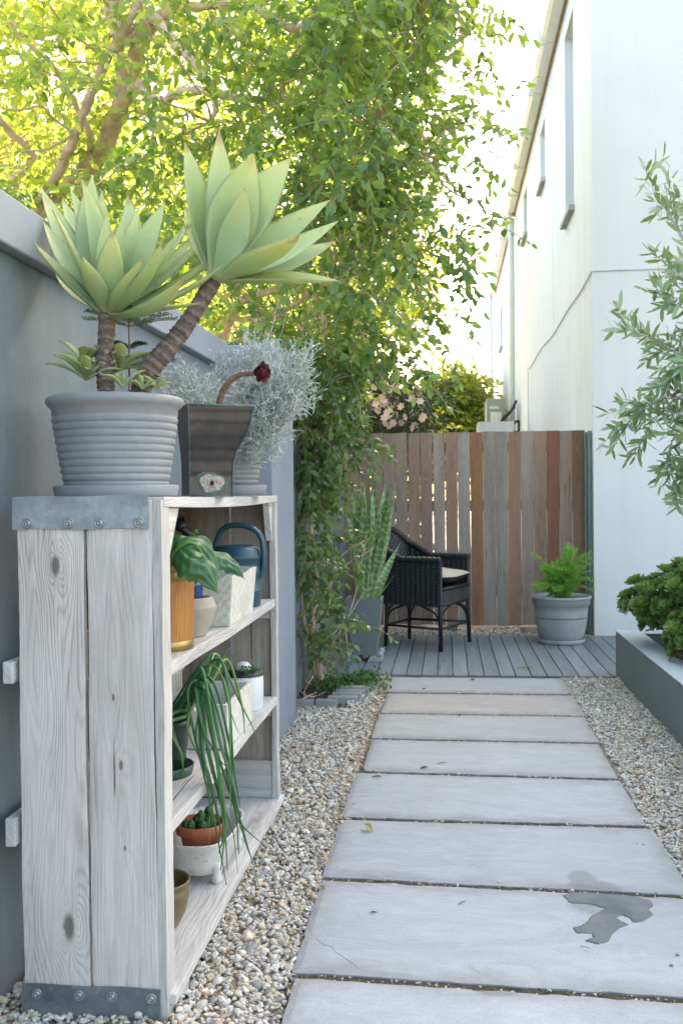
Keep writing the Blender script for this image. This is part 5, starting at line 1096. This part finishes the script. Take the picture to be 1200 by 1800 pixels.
# ------------------------------------------------------------------ hanging shrub by the end of the wall
st = thing('hanging_shrub', (-.77, 6.1, 0), 'slender shrub with drooping glossy leaves, growing from a brick-edged bed beside the wall end', 'shrub')
cl2 = []
for (px, py, r, n) in ((540, 700, .15, 3), (575, 690, .15, 3), (615, 715, .12, 2), (530, 760, .15, 3), (570, 770, .14, 3), (610, 775, .11, 2), (640, 785, .08, 2), (665, 785, .04, 1), (525, 820, .14, 3), (560, 835, .13, 3), (590, 825, .10, 1), (632, 800, .05, 1), (525, 880, .14, 3), (555, 890, .12, 2), (522, 950, .13, 3), (555, 955, .12, 2), (525, 1010, .12, 2), (560, 1000, .10, 2), (590, 985, .08, 1), (620, 965, .05, 1), (645, 965, .035, 1), (550, 1040, .10, 2), (535, 1080, .09, 2), (580, 1075, .06, 1), (625, 1085, .05, 1), (650, 1085, .03, 1), (600, 1060, .05, 1), (545, 1110, .06, 1), (575, 1120, .05, 1), (527, 1130, .05, 1), (575, 1140, .04, 1), (530, 640, .14, 3), (575, 640, .14, 2), (615, 650, .13, 2)):
    for _ in range(int(n*1.6+.5) if px < 600 or py < 830 else (n+1)//2):
        q = at(px+random.uniform(-14, 14), py+random.uniform(-14, 14), random.uniform(5.55, 6.35))
        if q.x < -.80: q.x = -.80+random.uniform(0, .06)
        cl2.append((q, r*random.uniform(.8, 1.15), random.uniform(.2, .6)))
foliage('foliage', st, 'leaf_vine', cl2, 44, 9, .060, .23, tl=.16, droop=.4, curl=.22)
mb = MB(); tube(mb, spline([(-.77, 6.08, .0), at(556, 1150, 6.05), at(548, 1100, 6.0), at(556, 1020, 5.98), at(545, 900, 5.95), at(560, 760, 5.9), at(570, 650, 6)], 8), [.022, .020, .013, .008], 10, rough=.05); tube(mb, spline([(-.79, 6.1, .0), at(548, 1165, 6.1), at(540, 1120, 6.0), at(530, 1060, 6.0), at(525, 950, 6)], 8), [.016, .014, .006], 10); mb.build('trunk', 'limb', st, smooth=True)
mb = MB()
for pts in ([(556, 1160), (585, 1130), (620, 1060), (640, 960)], [(560, 1110), (600, 1075), (612, 1150), (625, 1160)], [(545, 1120), (575, 1080), (590, 990), (640, 950)], [(550, 1140), (600, 1100), (640, 1040)], [(530, 1230), (560, 1210), (515, 1190)], [(556, 1180), (535, 1215), (540, 1235)], [(520, 1210), (545, 1225), (575, 1215)], [(560, 1060), (600, 1000), (655, 965)], [(560, 760), (620, 770), (680, 785)], [(560, 1165), (590, 1165), (600, 1140)]):
    tube(mb, spline([at(a, b, 6.0) if b < 1175 else gp(a, b, .02) for a, b in pts], 7), [.006, .003], 6)
for i in rng.choice(len(cl2), 40): c = cl2[i][0]; tube(mb, crooked(at(548, min(1100, 868+(1.25-c.z)*290), 5.97), c, 4, .25), [.004, .002], 4)
mb.build('branch', 'limb', st, smooth=True)
mb = MB(); mb.add([(-.885, 5.50, .014), (-.60, 5.50, .014), (-.60, 6.58, .014), (-.885, 6.58, .014)], [(0, 1, 2, 3)])
tag(mb.build('planting_bed', 'soil', loc=(-.74, 6, .014)), kind='structure')
bk = [(-.79, 5.49, 0), (-.63, 5.50, 0)]
LAB = ['grey brick laid lengthwise at the near edge of the shrub bed, against the wall', 'grey brick laid lengthwise at the near corner of the shrub bed', 'nearest crosswise grey brick on the right side of the shrub bed', 'second crosswise grey brick from the near corner of the shrub bed', 'third crosswise grey brick from the near corner of the shrub bed', 'fourth crosswise grey brick, farthest toward the deck']
for i, (x, y, r_, lx, ly) in enumerate([(-.815, 5.53, 0, .13, .07), (-.68, 5.53, 0, .12, .07), (-.60, 5.64, .08, .17, .075), (-.585, 5.735, .07, .17, .075), (-.575, 5.83, .08, .17, .075), (-.56, 5.925, .07, .17, .075)]):
    mb = MB(); box(mb, x-lx/2, x+lx/2, y-ly/2, y+ly/2, .002, .048+.002*(i % 2), rot=r_); tag(mb.build('edging_brick', 'brick', bevel=.004), LAB[i], 'brick', 'grey bricks edging the shrub bed')
wd_ = thing('ground_weed', (-.56, 6.15, .01), 'low dark green weeds spreading on the gravel by the shrub bed and deck', 'weed')
Bp = np.c_[rng.normal(-.55, .08, 700), rng.normal(6.18, .14, 700), rng.uniform(.02, .055, 700)]; Bp2 = np.c_[rng.normal(-.70, .07, 300), rng.normal(5.95, .1, 300), rng.uniform(.02, .09, 300)]
Bp = np.vstack([Bp, Bp2]); leaves('foliage', Bp, rnd(1000)+[0, 0, .5], rnd(1000)+[0, 0, 1.5], .028, .006, 'leaf_weed', wd_, rng.random(1000))
mb = MB()
for q in Bp[::25]: tube(mb, [(q[0], q[1], 0), tuple(q)], .001, 3)
mb.build('stem', 'twig', wd_)
# ------------------------------------------------------------------ beyond the fence
fb = thing('pink_flowering_bush', (-.9, 11.2, 0), 'dark green bush dotted with pink blossoms, rising behind the wooden fence', 'bush')
cl3 = []
for _ in range(120):
    px, py = random.uniform(560, 790), random.uniform(625, 800)
    if py < 640+max(0, (px-720))*1.5 or px > 765: continue
    cl3.append((at(px, py, random.uniform(10.6, 12.0)), random.uniform(.22, .34), random.uniform(.1, .6)))
foliage('crown', fb, 'leaf_flowerbush', cl3, 16, 9, .07, .24, tl=.25, droop=.2)
Bp, Dp, Np, Vp = [], [], [], []
for k in range(80):
    px, py = random.gauss(690, 50), random.gauss(715, 34)
    if py < 655 or py > 775 or px > 752: continue
    c = np.array(at(px, py, random.uniform(10.3, 10.9))); ax = unit(np.array([0, -1., .3])+rng.normal(0, .5, 3)); u = unit(np.cross(ax, rnd(1)[0])); v = np.cross(ax, u); vv = random.random()
    for q in range(6): a = q*1.047; Bp.append(c); Dp.append(u*math.cos(a)+v*math.sin(a)+ax*.35); Np.append(ax); Vp.append(vv)
leaves('blossom', Bp, Dp, Np, .050, .016, 'petal', fb, np.array(Vp), .1, .1)
mb = MB()
for k in range(7): tube(mb, crooked((-.9+random.uniform(-.2, .2), 11.2, 0), at(random.uniform(600, 780), 740, 11.2), 5, .2), [.03, .012], 8)
mb.build('trunk', 'limbdark', fb, smooth=True)
ft = thing('far_garden_tree', (.1, 21, 0), 'small sunlit yellow-green tree far behind the fence, left of the white house', 'tree')
cl4 = []
for _ in range(200):
    px, py = random.uniform(730, 850), random.uniform(665, 800)
    if py < 662+abs(px-800)**1.6*.08: continue
    cl4.append((at(px, py, random.uniform(19.5, 21.5)), random.uniform(.35, .6), random.uniform(.3, .9)))
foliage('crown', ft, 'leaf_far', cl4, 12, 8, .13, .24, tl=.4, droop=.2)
mb = MB(); tube(mb, crooked((.1, 21, 0), at(800, 700, 21), 5, .1), [.12, .05], 10)
for k in range(6): tube(mb, crooked(at(800, 745, 21), at(random.uniform(760, 850), random.uniform(670, 720), 21), 4, .2), [.04, .015], 6)
mb.build('trunk', 'limb', ft, smooth=True)
bh = thing('yellow_green_hedge', (-2.5, 15.5, 0), 'sunlit yellow-green mass of shrubs showing through gaps under the big tree', 'hedge')
cl5 = [(at(random.uniform(-200, 740), random.uniform(200, 900), random.uniform(13.5, 16.5)), random.uniform(.5, .8), random.uniform(.2, .9)) for _ in range(210)]
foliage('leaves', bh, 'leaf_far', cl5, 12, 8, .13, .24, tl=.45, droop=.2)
mb = MB()
for k in range(10): x = -9+k*.7; tube(mb, crooked((x, 15, 0), (x+random.uniform(-.5, .5), 15, 4.5), 5, .2), [.08, .03], 8)
mb.build('trunk', 'limb', bh, smooth=True)
# ------------------------------------------------------------------ olive
ol = thing('olive_tree', (1.72, 4.15, .25), 'grey-green olive tree with slender leaves, rising from the raised planter', 'olive tree')
mb = MB(); tube(mb, spline([(1.72, 4.15, .2), (1.70, 4.12, .9), (1.66, 4.1, 1.5), (1.70, 4.05, 2.2), (1.75, 4.0, 2.8)], 8), [.035, .03, .022, .010], 12, rough=.05); mb.build('trunk', 'greytwig', ol, smooth=True)
mb = MB(); B, D, N, Ls, Vs = [], [], [], [], []
def ob(pts, r, nsub, Y=4., dens=1.):
    P = spline([at(a+26, b, Y+random.uniform(-.12, .12)) for a, b in pts], 10); P = P+rng.normal(0, .002, P.shape); tube(mb, P, [r, r*.35], 6); n = len(P)
    def put(Pk, a0=.1):
        m = len(Pk); Lk = np.r_[0, np.cumsum(np.linalg.norm(np.diff(Pk, axis=0), axis=1))]; s = Lk[-1]*a0; sg = unit(np.cross(Pk[-1]-Pk[0], rng.normal(size=3)))
        while s < Lk[-1]:
            p = np.array([np.interp(s, Lk, Pk[:, i]) for i in range(3)]); j = min(int(np.searchsorted(Lk, s)), m-1); T = unit(Pk[j]-Pk[max(j-1, 0)]); sg = unit(np.cross(T, sg))
            for q in (-1, 1): B.append(p); D.append(unit(T*.75+sg*q*.85+rng.normal(0, .15, 3))); N.append(rng.normal(0, 1, 3)); Ls.append(random.uniform(.050, .080)); Vs.append(random.random())
            s += .033/dens
        B.append(Pk[-1]); D.append(unit(Pk[-1]-Pk[-2])); N.append(rng.normal(0, 1, 3)); Ls.append(.05); Vs.append(random.random())
    put(P, .45)
    for _ in range(nsub):
        j = int(random.uniform(.2, .95)*(n-1)); T = unit(P[min(j+1, n-1)]-P[j-1]); d = unit(T*.6+rng.normal(0, .6, 3)+[-.05, -.1, -.05]); l = random.uniform(.05, .14)
        Q = spline([P[j], P[j]+d*l*.5+rng.normal(0, .006, 3), P[j]+d*l+[0, 0, -.1*l]], 5); tube(mb, Q, [.0018, .0008], 4); put(Q)
ob([(1400, 900), (1260, 640), (1190, 460), (1155, 370), (1148, 310)], .006, 9)
ob([(1190, 460), (1160, 395), (1125, 340), (1106, 290)], .003, 3)
ob([(1400, 820), (1280, 660), (1200, 520), (1150, 470), (1115, 440)], .006, 9)
ob([(1400, 850), (1260, 700), (1180, 625), (1110, 590), (1065, 575)], .006, 12)
ob([(1180, 625), (1120, 600), (1080, 565)], .003, 4)
ob([(1400, 850), (1250, 740), (1160, 700), (1095, 720), (1048, 790)], .006, 14)
ob([(1400, 900), (1260, 760), (1190, 740), (1150, 790), (1160, 860), (1165, 895)], .005, 12)
ob([(1400, 860), (1270, 720), (1190, 690), (1130, 730), (1090, 800)], .005, 14)
ob([(1400, 900), (1280, 800), (1210, 780), (1175, 830)], .005, 14)
ob([(1400, 800), (1290, 600), (1220, 440), (1190, 350), (1200, 300)], .006, 9)
ob([(1400, 800), (1300, 640), (1210, 560), (1150, 530), (1120, 500)], .005, 12)
ob([(1400, 860), (1270, 690), (1200, 640), (1150, 660), (1110, 690)], .005, 14)
for k in range(12):
    e = (random.uniform(1130, 1225), random.uniform(480, 860)); ob([(1400, 850), (1300, random.uniform(600, 800)), ((e[0]+1290)/2, e[1]+random.uniform(-30, 20)), e], .004, 9, 4+random.uniform(-.3, .3))
for k in range(14): ob([(1420, 700), (random.uniform(1350, 1500), random.uniform(500, 700)), (random.uniform(1280, 1600), random.uniform(350, 800))], .004, 8, 4+random.uniform(-.4, .3))
Ls = np.array(Ls); leaves('foliage', B, D, N, Ls, Ls*.115, 'leaf_olive', ol, np.array(Vs), .15, .06, a=(.3, .7), wa=(1., .9)); mb.build('branch', 'greytwig', ol, smooth=True)
# ------------------------------------------------------------------ puddle and litter
OUT = [(850, 690), (870, 683), (930, 684), (990, 688), (1060, 694), (1100, 705), (1108, 720), (1095, 730), (1108, 745), (1085, 762), (1055, 768), (1045, 755), (1020, 745), (1000, 752), (1020, 768), (1036, 774), (1010, 785), (990, 800), (975, 825), (945, 831), (915, 822), (940, 815), (935, 800), (890, 798), (880, 785), (905, 778), (925, 765), (935, 748), (960, 738), (975, 726), (930, 715), (870, 710)]
pts = [gp(480+x*.6, 1160+y*.6, .0275) for x, y in OUT]; den = []
for a, b in zip(pts, pts[1:]+pts[:1]):
    for t in np.linspace(0, 1, 6, endpoint=False): p = a.lerp(b, float(t)); den.append((p.x+rng.normal(0, .0010), p.y+rng.normal(0, .0014), p.z))
import bmesh
RIM = .0035
def flat(name, poly, z, mat, h=.0012):
    bm = bmesh.new(); vs = [bm.verts.new((x, y, z+h)) for x, y, _ in poly]; 
    from mathutils.geometry import tessellate_polygon
    n = len(poly); lo = []
    for i in range(n):
        a_, b_ = Vector(poly[(i-2) % n]), Vector(poly[(i+2) % n]); t_ = (b_-a_); t_.z = 0; t_.normalize(); p_ = Vector(poly[i]); lo.append(bm.verts.new((p_.x-t_.y*RIM, p_.y+t_.x*RIM, z)))
    for i in range(n): bm.faces.new((vs[i], lo[i], lo[(i+1) % n], vs[(i+1) % n]))
    for t3 in tessellate_polygon([[Vector((x, y, 0)) for x, y, _ in poly]]): bm.faces.new([vs[q] for q in t3])
    bmesh.ops.recalc_face_normals(bm, faces=bm.faces[:])
    if sum(f.normal.z for f in bm.faces) < 0: bmesh.ops.reverse_faces(bm, faces=bm.faces[:])
    bm.verts.index_update()
    me = bpy.data.meshes.new(name); bm.to_mesh(me); bm.free(); me.materials.append(M[mat]); o = bpy.data.objects.new(name, me); COL.objects.link(o); return o
pu = tag(flat('puddle', den, .0268, 'water', .0024), 'small irregular puddle of clear water on the slab near the right foreground', 'puddle')
def litter(name, px, py, L, wd, ang, lab, cat, z=.028, var=.5, curl=.3):
    c = gp(px, py, z); mb = MB(); d = Vector((math.cos(ang), math.sin(ang), 0)); a = c-d*L/2; b = c+d*L/2+Vector((0, 0, L*curl*.4))
    blade(mb, a+Vector((0, 0, .001)), c+Vector((0, 0, L*curl*.5)), b, wd, (random.uniform(-.3, .3), random.uniform(-.3, .3), 1), cup=.5, th=.0008, n=10, m=6, var=var); return tag(mb.build(name, 'fallen', smooth=True), lab, cat, 'fallen leaves on the path')
litter('fallen_leaf', 646, 1459, .055, .014, 2.2, 'curled yellow-green leaf lying on the left of the sixth slab', 'leaf', var=1., curl=.6)
litter('fallen_leaf', 745, 1351, .035, .009, .4, 'small black curled leaf on the fourth slab from the deck', 'leaf', var=.0)
litter('fallen_leaf', 662, 1367, .045, .006, -.2, 'thin black leaf strip at the left top of the fifth slab', 'leaf', var=.0)
litter('fallen_leaf', 776, 1343, .045, .005, .1, 'pale curled leaf stalk on the fourth slab, right of the black leaf', 'leaf', var=.7)
litter('fallen_leaf', 830, 1196, .03, .012, .1, 'tiny dark leaf on the first slab at the middle of the deck edge', 'leaf', var=.0)
litter('fallen_leaf', 745, 1212, .03, .009, .5, 'tiny black leaf on the left half of the first slab', 'leaf', var=.0)
litter('fallen_leaf', 808, 1258, .03, .009, 1.2, 'tiny dark leaf on the top edge of the third slab', 'leaf', var=.0)
litter('fallen_leaf', 812, 1588, .03, .003, .7, 'thin grey leaf fragment in the middle of the puddle slab', 'leaf', var=.3)
litter('fallen_leaf', 656, 1605, .02, .004, -.1, 'small dark leaf fragment on the left of the puddle slab', 'leaf', var=.1)
litter('fallen_leaf', 925, 1175, .10, .015, -.3, 'yellowish dry leaf on the deck near its front edge', 'leaf', z=.024, var=.9)
litter('dry_needle', 1028, 1667, .03, .0012, -.6, 'thin reddish needle on the slab just below the puddle', 'needle', var=.4)
litter('fallen_leaf', 1140, 1110, .05, .016, .2, 'small dark leaf lying on the top edge of the planter', 'leaf', z=.327, var=.1)
for i, (px, py, r, lb) in enumerate(((1190, 1679, .008, 'tan pebble on the puddle slab near the right edge'), (1178, 1698, .007, 'smaller brownish pebble left of the tan one on the puddle slab'), (1130, 1485, .006, 'little grey pebble on the right of the sixth slab'), (1118, 1483, .004, 'tiny pale pebble left of the grey one on the sixth slab'))):
    mb = MB(); c = gp(px, py, .027); mb.add(STV[i]*np.array([1, .8, .6])*r+np.array([c.x, c.y, c.z+r*.35]), [tuple(f) for f in STF], tint=(.40, .30, .2) if i < 2 else (.4, .4, .4)); tag(mb.build('loose_pebble', 'gravel', smooth=True), lb, 'pebble', 'loose pebbles on the slabs')

lb, ld, ln, ll, lv = [], [], [], [], []
for k in range(110):
    if k < 75: x, y = random.uniform(-.80, -.42), random.uniform(2.4, 6.3)
    else: x, y = random.uniform(.73, 1.05), random.uniform(3.2, 6.4)
    if k % 3 == 0: x = (-.40 if k < 75 else .71)+random.gauss(0, .02)
    lb.append((x, y, .032)); a = random.uniform(0, 6.28); ld.append((math.cos(a), math.sin(a), .1)); ln.append((random.gauss(0, .3), random.gauss(0, .3), 1)); ll.append(random.uniform(.014, .034)); lv.append(random.random())
ll = np.array(ll); lo_ = leaves('leaf_litter', lb, ld, ln, ll, ll*.2, 'fallen', None, np.array(lv), .4, .2); tag(lo_, 'small dry leaf bits strewn over the gravel', kind='stuff')
